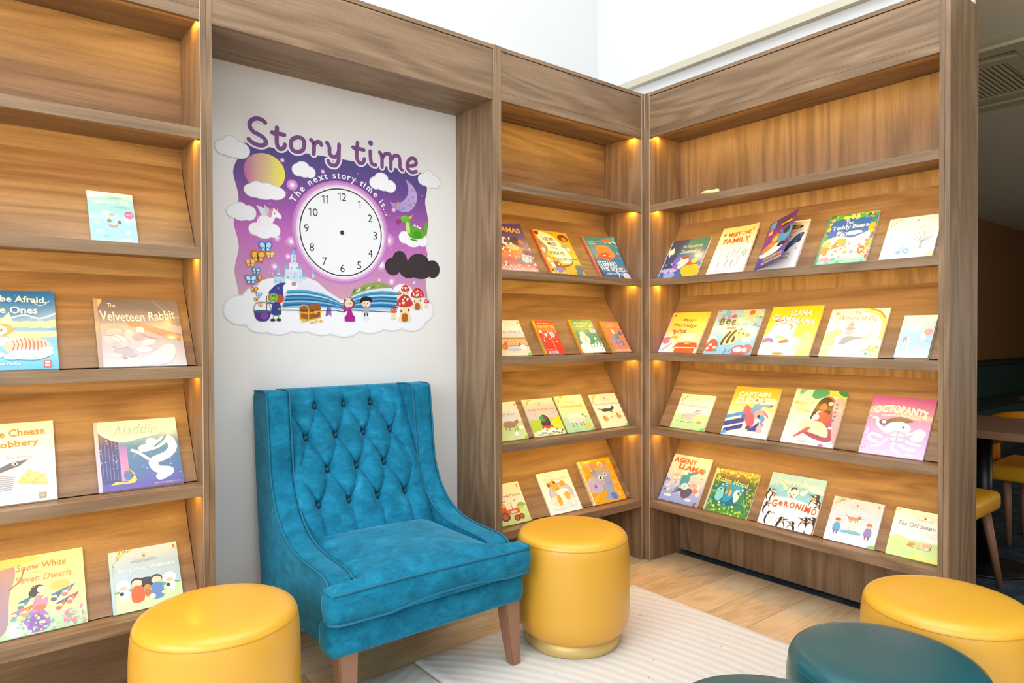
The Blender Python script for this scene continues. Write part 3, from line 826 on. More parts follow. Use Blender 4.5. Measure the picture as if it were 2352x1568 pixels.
for u, v, r_, qf in ((775, 790, 6, 4), (765, 220, 6, 5), (610, 455, 5, 5), (1668, 210, 8, 5), (1700, 595, 6, 5), (1605, 440, 8, 5), (735, 360, 4, 5), (635, 190, 4, 5), (1585, 580, 3, 5), (1910, 605, 3, 5), (800, 35, 3, 5), (682, 558, 2.5, 4), (1060, 665, 2.5, 4), (1720, 1022, 3, 4)):
    X, Z = wx(*(q4(u, v) if qf == 4 else q5(u, v)))
    for f, c in ((1.9, '#cf90cb'), (1.2, '#e2b8df'), (.6, '#fdf4fc')): a.k += .1; a.ell(X, Z, r_ * f * PXM, r_ * f * PXM, c, step=False, n=14)
a.fin('background_print')
# halo + clock
CX, CZ, CR = -1.5495, 1.609, .1815
a = Mural(6)
for r_, c in ((.212, '#c57fc2'), (.203, '#d3a0d2'), (.194, '#ecd6ec'), (.1855, '#fbf3fb')): a.ell(CX, CZ, r_, r_, c, n=72)
a.ell(CX, CZ, CR, CR, '#3a3c40', n=96); a.ell(CX, CZ, CR - .005, CR - .005, '#f1f2f4', n=96)
clk = a.fin('clock_face')
NUM = {12: (1240, 900, 4), 1: (1400, 972, 4), 2: (1500, 1100, 4), 3: (1547, 168, 5), 4: (1502, 332, 5), 5: (1398, 443, 5), 6: (1242, 470, 5), 7: (1076, 405, 5), 8: (957, 274, 5), 9: (907, 97, 5), 10: (970, 1042, 4), 11: (1080, 922, 4)}
for n_, (u, v, w_) in NUM.items():
    a = Mural(15); X, Z = wx(*(q4(u, v) if w_ == 4 else q5(u, v)))
    s_ = str(n_); cw = {'0': .021, '2': .019}
    ws = [.0105 if c == '1' else cw.get(c, .0195) for c in s_]; x_ = X - (sum(ws) + .006 * (len(s_) - 1)) / 2
    for c, q_ in zip(s_, ws):
        if c == '1': a.line([(x_, Z + .0095), (x_ + .0085, Z + .0150), (x_ + .0085, Z - .0150)], .0030, '#3a3c40')
        else: a.text(c, x_ + q_ / 2, Z, q_, .0325, '#3a3c40')
        x_ += q_ + .006
    a.fin('clock_numeral', clk)
a = Mural(15); X, Z = wx(*q5(1239, 139)); a.ell(X, Z, .0092, .0098, '#3a3c40', n=24); a.fin('clock_centre_dot', clk)
# big lettering drawn as round brush strokes
STR = [[(522, 210), (485, 180), (430, 172), (388, 195), (378, 242), (408, 290), (460, 320), (508, 352), (530, 392), (512, 418), (460, 420), (400, 393), (368, 362)],
 [(632, 256), (630, 340), (632, 410), (655, 452), (692, 448), (706, 415)], [(585, 300), (640, 310), (700, 324)],
 [(825, 345), (775, 365), (762, 412), (778, 465), (825, 482), (872, 465), (886, 412), (872, 362), (825, 345)],
 [(948, 370), (975, 410), (974, 502)], [(975, 420), (998, 392), (1030, 392), (1045, 418)],
 [(1098, 397), (1120, 440), (1122, 495), (1150, 528), (1190, 520), (1206, 480)], [(1210, 415), (1208, 500), (1204, 565), (1175, 608), (1130, 600), (1108, 565)],
 [(1382, 397), (1376, 470), (1376, 540), (1398, 583), (1432, 582), (1446, 548)], [(1340, 440), (1385, 450), (1440, 464)],
 [(1503, 398), (1504, 402)], [(1500, 475), (1503, 540), (1515, 592), (1550, 604)],
 [(1588, 487), (1608, 525), (1610, 622)], [(1610, 545), (1640, 502), (1680, 505), (1692, 550), (1692, 640)], [(1694, 560), (1725, 520), (1765, 525), (1777, 575), (1778, 625), (1797, 652)],
 [(1846, 612), (1905, 610), (1928, 585), (1910, 545), (1870, 548), (1845, 592), (1850, 640), (1885, 672), (1928, 665)]]
for nm, w_, c_, b_ in (('title_outline', .031, '#efe6f0', 9), ('title_lettering', .0165, '#7b4f84', 22)):
    for part_ in (range(0, 8), range(8, 16)):
        a = Mural(b_)
        for i in part_:
            P = WP([q4(*p) for p in STR[i]]); a.k = i * .3; P = [p[:2] for p in catmull([(x, z, 0) for x, z in P], 5, False)]
            a.line(P, w_ * (1.35 if i == 10 and nm == 'title_lettering' else 1.), c_, step=False)
        a.fin(nm)
# curved line of white lettering round the clock
a = Mural(16); phrase = 'The next story time is...'; Wd = {}
def adv(ch): return {' ': .34, 'i': .26, '.': .26, 't': .36, 'r': .38, 's': .46, 'm': .82, 'T': .62, 'e': .54, 'y': .5}.get(ch, .55)
X0, Z0 = wx(675, 467); X1, Z1 = wx(881, 499)
aa0 = math.atan2(Z0 - CZ, X0 - CX); aa1 = math.atan2(Z1 - CZ, X1 - CX); RR = .2255
tot = sum(adv(c) for c in phrase); acc = 0
vsb, fsb, _ = text_geo('x', .012)
for ch in phrase:
    th = aa0 + (aa1 - aa0) * (acc + adv(ch) / 2) / tot; acc += adv(ch)
    if ch == ' ': continue
    vs, fs, (x0, x1, z0, z1) = text_geo(ch, .018)
    sc = .0385; rot = th - PI / 2; c_, s_ = math.cos(rot), math.sin(rot)
    nv = []
    for x, y in vs:
        u = (x - (x0 + x1) / 2) * sc; v = y * sc; rr = RR - .004
        nv.append(a.bm.verts.new(a.mp(CX + math.cos(th) * rr + u * c_ - v * s_, CZ + math.sin(th) * rr + u * s_ + v * c_, 0)))
    for f in fs: a._f([nv[i] for i in f], ['#fbf7fc'] * len(f))
a.fin('curved_lettering')
# sun, moon, clouds
a = Mural(7); X, Z = wx(608, 395); N = 30
for i in range(N):
    t0, t1 = -1 + 2 * i / N, -1 + 2 * (i + 1) / N; rx, rz = .0795, .0715
    def cc_(t):
        st = [(-1, '#c36aa6'), (-.4, '#d3a79a'), (.1, '#dcc08d'), (.5, '#eadb74'), (1, '#f2e45f')]
        for (p, c1), (q, c2) in zip(st, st[1:]):
            if t <= q: u = (t - p) / (q - p); return tuple(m_ + (n_ - m_) * u for m_, n_ in zip(hx(c1), hx(c2)))
        return hx('#f2e45f')
    h0, h1 = math.sqrt(max(0, 1 - t0 * t0)), math.sqrt(max(0, 1 - t1 * t1))
    vs = [a.bm.verts.new(a.mp(X + t * rx, Z + s_ * rz, 0)) for t, s_ in ((t0, -h0), (t1, -h1), (t1, h1), (t0, h0))]
    a._f(vs, [cc_(t0), cc_(t1), cc_(t1), cc_(t0)])
a.fin('sun')
a = Mural(7)
outer = [q4(1828, 738), q4(1890, 790), q4(1930, 860), q4(1935, 930), q4(1905, 1000), q4(1850, 1040), q4(1780, 1035), q4(1720, 1000), q4(1682, 945)]
inner = [q4(1730, 960), q4(1790, 950), q4(1840, 900), q4(1855, 840), q4(1845, 780)]
a.poly([p[:2] for p in catmull([(x, z, 0) for x, z in WP(outer)], 4, False)] + [p[:2] for p in catmull([(x, z, 0) for x, z in WP(inner)], 4, False)], '#a98fc9', grad=('#c0aad8', 0))
for u, v, r_ in ((1900, 838, 13), (1900, 905, 12), (1862, 930, 11), (1878, 978, 15), (1912, 958, 11), (1812, 1010, 15), (1742, 985, 13), (1840, 968, 9), (1858, 765, 9), (1772, 1018, 9)):
    X, Z = wx(*q4(u, v)); a.ell(X, Z, r_ / 4.05 * PXM, r_ / 4.05 * PXM, '#7d6c9d'); a.ell(X + .001, Z + .0005, r_ / 5.4 * PXM, r_ / 5.4 * PXM, '#b9a6d2')
a.fin('crescent_moon')
cloud('cloud', [(515, 338, 17, 15), (530, 328, 14, 14), (550, 345, 19, 17), (532, 345, 18, 14)], 26, '#f0f1f4')
cloud('cloud', [(583, 437, 19, 14), (590, 431, 14, 13), (612, 434, 18, 12), (630, 443, 22, 14), (605, 442, 26, 14)], 20, '#f6f4f8')
cloud('cloud', [(685, 390, 13, 13), (695, 384, 14, 12), (712, 396, 11, 12), (698, 395, 14, 11)], 8, '#f8f6fa')
cloud('cloud', [(862, 420, 14, 14), (876, 409, 16, 12), (895, 428, 15, 14), (880, 424, 19, 14)], 8, '#f8f6fa')
cloud('cloud', [(972, 412, 14, 14), (984, 403, 13, 12), (998, 418, 14, 15), (985, 418, 16, 14)], 26, '#f2f3f6')
cloud('cloud', [(538, 486, 14, 13), (551, 478, 13, 12), (571, 489, 14, 15), (553, 490, 18, 14)], 10, '#f0f1f5')
cloud('cloud', [(588, 526, 14, 13), (606, 527, 20, 19), (627, 530, 14, 14), (612, 520, 16, 12)], 8, '#f5f4f8')
cloud('cloud', [(928, 545, 13, 14), (948, 552, 22, 16), (970, 552, 14, 15), (945, 540, 18, 12)], 8, '#f6f5f9')
cloud('dark_cloud', [(902, 612, 19, 20), (918, 598, 18, 22), (938, 618, 24, 21), (962, 606, 28, 24), (993, 618, 19, 21), (965, 620, 32, 21)], 12, '#3b3236', '#352c30')
# bottom cloud bank
a = Mural(9)
bank = [(555, 712, 33, 30), (600, 735, 30, 26), (640, 738, 36, 28), (690, 735, 40, 26), (740, 742, 40, 26), (790, 745, 40, 28), (850, 738, 42, 27), (900, 735, 36, 25), (945, 735, 36, 26), (970, 712, 28, 30), (760, 715, 190, 26), (605, 690, 40, 32), (900, 700, 80, 30), (640, 655, 40, 16), (925, 672, 26, 22)]
for dr, c in ((3, '#dadde1'), (1.5, '#e3e5e9'), (0, '#f4f5f9')):
    a.k += 1
    for x, y, rx, ry in bank:
        if dr and y < 690: continue
        a.k += .1; X, Z = wx(x, y); a.ell(X, Z, (rx + dr) * PXM, (ry + dr) * PXM * .92, c, step=False, n=28)
    a.k = math.ceil(a.k)
a.fin('cloud_bank')
# castle
a = Mural(13)
def R5(x0, y0, x1, y1, c, **k): a.poly(ps([(x0, y0), (x1, y0), (x1, y1), (x0, y1)]), c, **k)
def P5(pts, c, **k): a.poly(ps(pts), c, **k)
def C5(pts, c, n=4, **k): a.poly([p[:2] for p in catmull([(x, z, 0) for x, z in ps(pts)], n)], c, **k)
def E5(u, v, ru, rv, c, rot=0, **k):
    X, Z = wx(*q5(u, v)); a.ell(X, Z, ru / 4.055 * PXM * 1.02, rv / 4.055 * PXM * .95, c, rot=-rot, **k)
def L5(pts, w, c, cur=False, **k):
    P = ps(pts)
    if cur: P = [p[:2] for p in catmull([(x, z, 0) for x, z in P], 4, False)]
    a.line(P, w / 4.055 * PXM, c, **k)
P5([(380, 740), (420, 640), (520, 580), (640, 560), (760, 560), (900, 550), (1000, 590), (1100, 680), (1240, 770), (600, 780)], '#ebe6ee')
R5(705, 480, 865, 640, '#cfe2ef'); R5(745, 420, 830, 500, '#dcecf5'); R5(764, 340, 806, 430, '#cfe6f3'); R5(600, 540, 705, 610, '#bfdcea'); R5(632, 510, 662, 560, '#c9e4ef'); R5(865, 540, 900, 580, '#bfdcea'); R5(957, 520, 978, 560, '#bfdcea')
for x, y, w_, h_ in ((785, 345, 24, 62), (720, 475, 17, 60), (848, 475, 15, 60), (647, 515, 17, 70), (967, 525, 12, 62), (692, 560, 9, 26)): P5([(x - w_, y), (x, y - h_), (x + w_, y)], '#7fbfdc')
R5(606, 530, 700, 550, '#74b6d6'); R5(866, 518, 902, 550, '#74b6d6')
for x, y in ((783, 360), (783, 395), (762, 460), (815, 460), (730, 545), (790, 545), (845, 545), (616, 580), (655, 580), (795, 510)): R5(x, y, x + 8, y + 18, '#7c93b5')
P5([(785, 283), (815, 290), (785, 296)], '#5f7fb8'); R5(770, 600, 806, 630, '#b98a86')
a.fin('castle')
# open book
a = Mural(16)
P5([(1240, 800), (1100, 700), (950, 620), (830, 600), (720, 670), (700, 760), (660, 840), (700, 870), (1000, 850), (1240, 870)], '#e3e4ee')
P5([(1240, 800), (1340, 700), (1450, 620), (1560, 598), (1700, 650), (1750, 740), (1755, 830), (1740, 880), (1500, 870), (1240, 870)], '#dfe4f0')
for i, c in enumerate(('#5fa9c8', '#2f86b0', '#b4d8ea', '#1e6d9e', '#4f9cc4', '#1b5f94', '#8fc4de', '#2a7fb4', '#1f6496', '#9ccae2')):
    o_ = i * 17
    C5([(735 - i * 5, 675 + o_), (850, 668 + o_ * .98), (1000, 690 + o_ * .86), (1130, 735 + o_ * .62), (1240, 800 + o_ * .28), (1240, 812 + o_ * .28), (1120, 750 + o_ * .62), (980, 706 + o_ * .86), (850, 686 + o_ * .98), (732 - i * 5, 690 + o_)], c, 2)
    C5([(1240, 795 + o_ * .3), (1330, 745 + o_ * .62), (1450, 700 + o_ * .9), (1600, 680 + o_), (1740, 690 + o_), (1745, 705 + o_), (1600, 698 + o_), (1460, 718 + o_ * .9), (1340, 760 + o_ * .62), (1240, 808 + o_ * .3)], c, 2)
P5([(1300, 745), (1350, 680), (1450, 620), (1560, 598), (1640, 612), (1705, 648), (1600, 655), (1480, 670), (1380, 705)], '#8fa353')
for i in range(7): P5([(1330 + i * 45, 700 - i * 12), (1348 + i * 45, 700 - i * 12), (1368 + i * 45, 660 - i * 6), (1350 + i * 45, 662 - i * 6)], '#e7ecd8' if i % 2 else '#5f7a36')
L5([(665, 858), (900, 862), (1180, 862), (1240, 875), (1300, 858), (1740, 880)], 7, '#2b5f7c')
a.fin('open_book')
# witch with cauldron
a = Mural(46)
C5([(600, 790), (655, 790), (668, 850), (662, 905), (585, 900), (582, 840)], '#3c3a86'); L5([(600, 800), (550, 790)], 12, '#3c3a86')
E5(655, 745, 36, 45, '#c2532d'); E5(575, 740, 22, 40, '#c2532d'); E5(600, 742, 36, 38, '#7dbb4b'); P5([(590, 735), (585, 752), (603, 755)], '#c9cf47')
E5(590, 728, 4, 5, '#222'); E5(612, 728, 4, 5, '#222'); L5([(590, 765), (610, 768)], 3, '#7a2b20')
P5([(545, 698), (610, 630), (660, 606), (712, 603), (685, 640), (690, 730), (620, 705)], '#41408f'); E5(642, 655, 10, 10, '#5b8fd0')
L5([(534, 730), (534, 870)], 7, '#6b4a52'); E5(538, 780, 10, 10, '#7dbb4b'); E5(650, 852, 13, 10, '#7dbb4b')
L5([(600, 905), (598, 945)], 9, '#7dbb4b'); L5([(645, 905), (642, 945)], 9, '#7dbb4b'); E5(592, 952, 22, 11, '#2b2b33'); E5(648, 950, 20, 12, '#2b2b33')
a.fin('witch_figure')
a = Mural(46)
a.curve(ps([(415, 870), (425, 810), (470, 785), (530, 790), (570, 830), (575, 880)]), .0022, '#6a6f7a')
C5([(430, 875), (565, 875), (570, 910), (545, 955), (500, 965), (450, 955), (425, 915)], '#5a2f86'); E5(497, 872, 70, 12, '#3b6a78'); E5(515, 915, 30, 28, '#7b4aa8')
a.fin('cauldron')
a = Mural(46)
P5([(843, 830), (990, 795), (1030, 805), (1042, 860), (1042, 925), (930, 950), (843, 935)], '#9c5a33')
for y in (845, 865, 900, 920): L5([(930, y + 20), (1040, y)], 3, '#77401f')
a.curve(ps([(843, 880), (845, 830), (880, 812), (915, 830), (930, 890)]), .0052, '#e6a924'); L5([(843, 880), (930, 890), (1042, 865)], 11, '#e6a924')
for P_ in ([(848, 880), (848, 940), (925, 952), (925, 885)], [(925, 952), (1036, 925)], [(1036, 860), (1036, 925)]): L5(P_, 9, '#e6a924')
R5(978, 865, 1000, 900, '#eebc35'); a.k += 1
for _ in range(26): a.k += .05; u = rs.uniform(850, 1070); E5(u, 975 - abs(u - 960) * .18 + rs.uniform(-8, 8), 9, 6, rs.choice(('#f0c23a', '#d99f22', '#f7db72')), step=False, n=8)
a.fin('treasure_chest')
a = Mural(46); P5([(1095, 830), (1135, 830), (1138, 922), (1118, 900), (1083, 918)], '#6b4a9c', grad=('#9c7cc8', 0)); a.fin('ribbon_bookmark')
# couple
a = Mural(46)
C5([(1262, 770), (1345, 770), (1350, 820), (1300, 840), (1262, 870), (1250, 905), (1255, 850)], '#7a4b2c'); E5(1298, 800, 38, 38, '#f6d3bd'); C5([(1255, 790), (1290, 755), (1345, 790), (1330, 750), (1290, 738), (1262, 750)], '#7a4b2c')
P5([(1265, 762), (1272, 738), (1286, 750), (1298, 736), (1310, 752), (1325, 742), (1322, 765)], '#d6d6da')
C5([(1290, 838), (1320, 838), (1330, 880), (1362, 955), (1310, 966), (1258, 955), (1285, 880)], '#b01f8c'); L5([(1290, 845), (1235, 848)], 9, '#c23a9c'); L5([(1320, 845), (1362, 825)], 9, '#c23a9c')
L5([(1262, 925), (1310, 935), (1355, 922)], 8, '#8c1670'); E5(1284, 800, 4, 5, '#222'); E5(1314, 800, 4, 5, '#222')
a.fin('girl_in_gown_figure')
a = Mural(46)
E5(1460, 800, 42, 36, '#f6d3bd'); C5([(1408, 790), (1412, 750), (1460, 730), (1508, 748), (1512, 790), (1490, 772), (1440, 778)], '#221e24')
P5([(1435, 838), (1485, 838), (1480, 895), (1440, 895)], '#a9adbb'); L5([(1437, 845), (1430, 875)], 10, '#a9adbb'); L5([(1485, 845), (1490, 875)], 10, '#a9adbb')
L5([(1448, 895), (1446, 920)], 12, '#3a3c44'); L5([(1472, 895), (1474, 920)], 12, '#3a3c44'); L5([(1446, 920), (1444, 955)], 11, '#dfe1ea'); L5([(1474, 920), (1478, 955)], 11, '#dfe1ea')
E5(1443, 798, 4, 5, '#222'); E5(1473, 798, 4, 5, '#222'); E5(1457, 822, 6, 3, '#a33')
a.fin('boy_figure')
# toadstool houses
for (u, v, s_) in ((1826, 655, .55), (1768, 700, .3), (1938, 700, .82), (2022, 775, .34), (1820, 775, 1.), (1715, 862, .42)):
    a = Mural(46 if v < 720 else 58)
    C5([(u - 42 * s_, v + 20 * s_), (u + 42 * s_, v + 20 * s_), (u + 38 * s_, v + 100 * s_), (u + 55 * s_, v + 185 * s_), (u - 55 * s_, v + 185 * s_), (u - 38 * s_, v + 100 * s_)], '#f3dcb4')
    C5([(u - 75 * s_, v + 30 * s_), (u - 45 * s_, v - 35 * s_), (u, v - 60 * s_), (u + 45 * s_, v - 35 * s_), (u + 75 * s_, v + 30 * s_), (u + 30 * s_, v + 55 * s_), (u - 30 * s_, v + 55 * s_)], '#cf3a33')
    a.k += 1
    for _ in range(16):
        a.k += .05; x = rs.uniform(-55, 55); y = rs.uniform(-35, 35)
        if abs(x) / 75 + max(0, -y) / 70 < .85: E5(u + x * s_, v + y * s_, 8 * s_, 9 * s_, '#f8e9dc', step=False, n=8)
    if s_ > .5:
        C5([(u - 25 * s_, v + 185 * s_), (u - 26 * s_, v + 130 * s_), (u, v + 112 * s_), (u + 26 * s_, v + 130 * s_), (u + 25 * s_, v + 185 * s_)], '#b5652a'); E5(u - 32 * s_, v + 95 * s_, 10 * s_, 13 * s_, '#8a4a22'); E5(u + 36 * s_, v + 85 * s_, 10 * s_, 13 * s_, '#8a4a22')
    a.fin('toadstool_house')
# unicorn and dragon
def E4(u, v, ru, rv, c, rot=0, **k):
    X, Z = wx(*q4(u, v)); a.ell(X, Z, ru / 4.055 * PXM * 1.02, rv / 4.055 * PXM * .95, c, rot=-rot, **k)
def C4(pts, c): a.poly([p[:2] for p in catmull([(x, z, 0) for x, z in WP([q4(*p) for p in pts])], 4)], c)
def P4(pts, c): a.poly(WP([q4(*p) for p in pts]), c)
a = Mural(14)
P4([(440, 975), (520, 1010), (560, 1080), (500, 1100)], '#dcdce6'); P4([(508, 970), (560, 1010), (580, 1090), (540, 1080)], '#c4c6d6')
E4(520, 1130, 62, 50, '#f4f0f4'); C4([(560, 1120), (570, 1050), (600, 1020), (640, 1040), (675, 1085), (660, 1108), (620, 1090), (600, 1130)], '#f7f3f6')
C4([(560, 1090), (556, 1040), (580, 1010), (612, 1012), (585, 1045), (580, 1085)], '#e58c98'); P4([(625, 1030), (642, 992), (640, 1038)], '#e9a9b4'); P4([(592, 1025), (605, 998), (618, 1024)], '#f4e8ec'); E4(610, 1055, 4, 6, '#333')
C4([(470, 1120), (440, 1090), (470, 1070), (490, 1065), (465, 1095), (462, 1150), (450, 1170)], '#e98f9a')
a.fin('unicorn_figure')
a = Mural(14)
C5([(1790, 10), (1860, 0), (1880, 60), (1900, 85), (1960, 100), (2000, 130), (2010, 60), (2030, 45), (2025, 140), (1990, 190), (1930, 200), (1870, 180), (1840, 120), (1830, 50), (1800, 45)], '#5fae2e')
E4(1822, 1100, 42, 28, '#6dbb35'); C5([(1840, 40), (1865, 60), (1870, 150), (1845, 130), (1830, 90)], '#c7df8b'); E5(1940, 160, 48, 36, '#4c9a26')
P5([(1850, 190), (1930, 205), (1950, 220), (1900, 215)], '#4c9a26'); P5([(1890, 70), (1920, 60), (1925, 85), (1945, 68), (1950, 95), (1975, 85), (1975, 110)], '#f2efe2'); P4([(1850, 1090), (1895, 1070), (1880, 1110)], '#dfc93e')
P4([(1738, 1105), (1790, 1120), (1780, 1150), (1750, 1160)], '#9c3a6e'); E4(1815, 1092, 6, 6, '#fff'); E4(1815, 1092, 3, 3, '#222')
a.fin('dragon_figure')
# butterflies
for (u, v, s_, c1, c2, r_) in ((525, 270, 1.15, '#3f86c8', '#bfe0f5', -15), (455, 360, 1.25, '#cf6b20', '#f3c25a', 35), (568, 345, .7, '#e0a040', '#f5d58a', 10), (385, 420, .8, '#dda04a', '#f2cf8a', -20), (437, 495, .7, '#4a8fc6', '#bfe0f5', 20), (390, 575, 1.0, '#3f86c8', '#cfe6f5', -10), (455, 565, .65, '#cf6b20', '#f3c25a', 20), (420, 670, .6, '#cf7b30', '#f3c25a', 30), (462, 720, .5, '#4a8fc6', '#bfe0f5', 0), (438, 762, .4, '#cf8b40', '#f3c25a', 10), (478, 810, .4, '#d08a40', '#f0d9a0', 20)):
    a = Mural(46)
    for sg in (-1, 1):
        E5(u + sg * 26 * s_, v - 14 * s_, 26 * s_, 34 * s_, c1, rot=sg * 38 + r_); E5(u + sg * 24 * s_, v - 12 * s_, 16 * s_, 22 * s_, c2, rot=sg * 38 + r_)
        E5(u + sg * 20 * s_, v + 24 * s_, 18 * s_, 18 * s_, c1, rot=r_); E5(u + sg * 19 * s_, v + 23 * s_, 10 * s_, 10 * s_, c2, rot=r_)
    L5([(u - 4 * s_, v - 20 * s_), (u + 4 * s_, v + 28 * s_)], 6 * s_, '#3a2a26')
    a.fin('butterfly')
a = Mural(13); X, Z = wx(*q4(1760, 960)); a.ell(X, Z, .008, .006, '#e58a3a', rot=30); a.fin('butterfly')

# ================================================================== picture books
BAYS = {'A': (FL, 'books in the left bookcase'), 'C': (FL, 'books in the corner bookcase'), 'R': (FR, 'books in the right bookcase')}
class Words:
    def __init__(s, mp, asp): s.mp = mp; s.asp = asp; s.sets = []; s.last = None; s.k = 0
    def text(s, t, *a, **k):
        if not (s.sets and (t == s.last or (len(t) == 1 and len(s.last) == 1))):
            q = Art(s.mp); q.asp = s.asp; q.k = s.k; s.sets.append(q)
        q = s.sets[-1]; q.text(t, *a, **k); s.k = q.k; s.last = t
def book(bay, k, u0, u1, h, label, draw, th=.0078, edge='#e8e4da', spine=None, bend=None, tilt=0., n0=.0004, pages=True, name='picture_book'):
    F, grp = BAYS[bay]; w = u1 - u0; S = SH[k]
    o = thing(name, label, 'book', (0, 0, 0), 0, grp)
    U = Vector(F.p(1, 0, 0)); V = Vector(F.p(0, SL, 1)) / LEN; N = U.cross(V)
    c, s = math.cos(rad(tilt)), math.sin(rad(tilt)); U2 = U * c + V * s; V2 = V * c - U * s
    P = Vector(F.p(u0, .0700, S)) + N * n0 + V * (max(0, -s) * w)
    o.matrix_world = Matrix(((U2.x, V2.x, N.x, P.x), (U2.y, V2.y, N.y, P.y), (U2.z, V2.z, N.z, P.z), (0, 0, 0, 1)))
    def fin(nm, bm, m, par):
        if bend:
            for _ in range(3):
                es = [e for e in bm.edges if e.calc_length() > .02]
                if es: bmesh.ops.subdivide_edges(bm, edges=es, cuts=1, use_grid_fill=True)
            bmesh.ops.triangulate(bm, faces=bm.faces)
            for v in bm.verts: v.co.z += bend(v.co.x / w, v.co.y / h)
        return mesh_obj(nm, bm, m, par)
    a = Art(lambda x, y, k_: (x * w, y * h, th + .00006 + k_ * .00003)); a.asp = h / w
    t = Words(a.mp, a.asp)
    draw(a, t)
    if spine: a.rect(0, 0, .045, 1, spine)
    a.clip(w, h)
    for q in t.sets:
        q.clip(w, h)
        for v in q.bm.verts: v.co.z += (a.k + 2) * .00003
    # cover
    bm = bmesh.new(); box(bm, 0, w, 0, h, th - .0006, th); box(bm, 0, w, 0, h, 0, .0006); box(bm, 0, .0008, 0, h, 0, th)
    cl = bm.loops.layers.float_color.new('Col'); cc = L4(edge); sc = L4(spine or edge)
    for f in bm.faces:
        for l in f.loops: l[cl] = sc if l.vert.co.x < .0009 else cc
    cov = fin('cover', bm, PRINT, o)
    if pages:
        bm = bmesh.new(); box(bm, .0008, w - .0012, .0008, h - .0012, .0006, th - .0006); fin('page_block', bm, PAPER, o)
    fin('cover_picture', a.bm, PRINT, cov)
    for q in t.sets:
        if len(q.bm.faces): fin('cover_lettering', q.bm, PRINT, cov)
    return o
R_ = random.Random(11)
def fill(a, *stops): a.vgrad(0, 0, 1, 1, stops)
def leaves(a, x0=0., y1=1., cols=('#8fae3c', '#b9c455', '#6f9a3a', '#d8a24a')):
    a.k += 1
    for _ in range(46):
        t = R_.random() ** .8; q = R_.random(); x = x0 + t * .34 * (1 - q * .55); y = y1 - q * .30 * (1 - t * .8)
        a.k += .03; a.ell(x + .01, y - .012, .016, .009, R_.choice(cols), rot=R_.uniform(0, 180), step=False, n=7)
    a.k = math.ceil(a.k)
def emblem(a, t, x=.52, y=.86, c='#b5543a'):
    a.curve([(x - .15, y - .01), (x - .08, y + .035), (x, y + .045), (x + .08, y + .035), (x + .15, y - .01)], .006, '#b9b6a4'); a.ell(x, y, .022, .02, c); a.ell(x + .012, y + .012, .012, .01, '#e0b070')
    t.text('Farmyard Tales', x, y - .055, .30, .035, '#9a9a96', shear=.2)
def corner(a, c='#8cc36a'): a.ell(1., .0, .13, .085, c); a.rect(.93, 0, 1, .05, c)
def sheepish(a, x, y, s=1., c='#f6f3ec', hd='#3a3a3a'):
    for dx, dy, r in ((-.05, 0, .05), (0, .012, .055), (.05, 0, .05), (0, -.015, .05)): a.ell(x + dx * s, y + dy * s, r * s, r * .8 * s, c)
    a.ell(x + .1 * s, y + .01 * s, .028 * s, .024 * s, hd)
    for dx in (-.05, -.02, .03, .06): a.line([(x + dx * s, y - .035 * s), (x + dx * s, y - .075 * s)], .012 * s, hd)
def person(a, x, y, s, body, hair, face='#f3cfae', legs='#4a4a5a'):
    a.line([(x - .02 * s, y), (x - .02 * s, y - .08 * s)], .02 * s, legs); a.line([(x + .02 * s, y), (x + .02 * s, y - .08 * s)], .02 * s, legs)
    a.blob([(x - .05 * s, y - .02 * s), (x + .05 * s, y - .02 * s), (x + .035 * s, y + .09 * s), (x - .035 * s, y + .09 * s)], body)
    a.ell(x, y + .135 * s, .048 * s, .042 * s, hair); a.ell(x, y + .125 * s, .038 * s, .034 * s, face)
def bird(a, x, y, s=1., c='#3a3a40'): a.line([(x - .02 * s, y + .01 * s), (x, y), (x + .02 * s, y + .012 * s)], .007 * s, c)

# --- left bookcase
def d(a, t):
    fill(a, (0, '#8fcbdc'), (.6, '#74bfd6'), (.85, '#8ecbdc'), (1, '#b9dfe6')); a.blob([(0, .86), (.3, .9), (.6, .97), (1, .93), (1, 1), (0, 1)], '#e6f2ef')
    for x, y, rx, ry, c in ((.4, .58, .12, .03, '#dfe9ee'), (.48, .55, .06, .03, '#7d9aa6'), (.42, .42, .05, .04, '#5a6a78'), (.5, .33, .11, .05, '#8f8aa6'), (.5, .36, .08, .02, '#eab8a8'), (.64, .4, .035, .035, '#3f4a5a'), (.15, .37, .07, .02, '#e8b9b4'), (.82, .42, .06, .05, '#e9dce4'), (.8, .2, .05, .04, '#f0e6e0'), (.2, .2, .1, .03, '#cfe9e6'), (.33, .12, .08, .02, '#6fb4cc')): a.ell(x, y, rx, ry, c)
    a.scatter(26, .1, .06, .95, .62, ('#6f93a6', '#e6f3f6', '#c79ab0', '#4f7f95'), .008, rnd=R_); a.ell(.87, .56, .11, .075, '#c64a9a'); a.rect(.80, .555, .94, .56, '#f3cfe6'); a.rect(.79, .575, .95, .58, '#f3cfe6')
    t.text('Enid Blyton', .6, .89, .3, .06, '#4f93ab', shear=.3); t.text('FARAWAY TREE', .52, .79, .78, .075, '#ffffff', bold=.015, arc=.015); t.text('Adventure', .72, .71, .34, .04, '#4f9fb8'); t.text('Tales', .72, .05, .24, .05, '#f1f8f8', bold=.02)
book('A', 2, -2.463, -2.336, .203, 'small pale blue book alone on the second shelf of the left bookcase', d, .009)
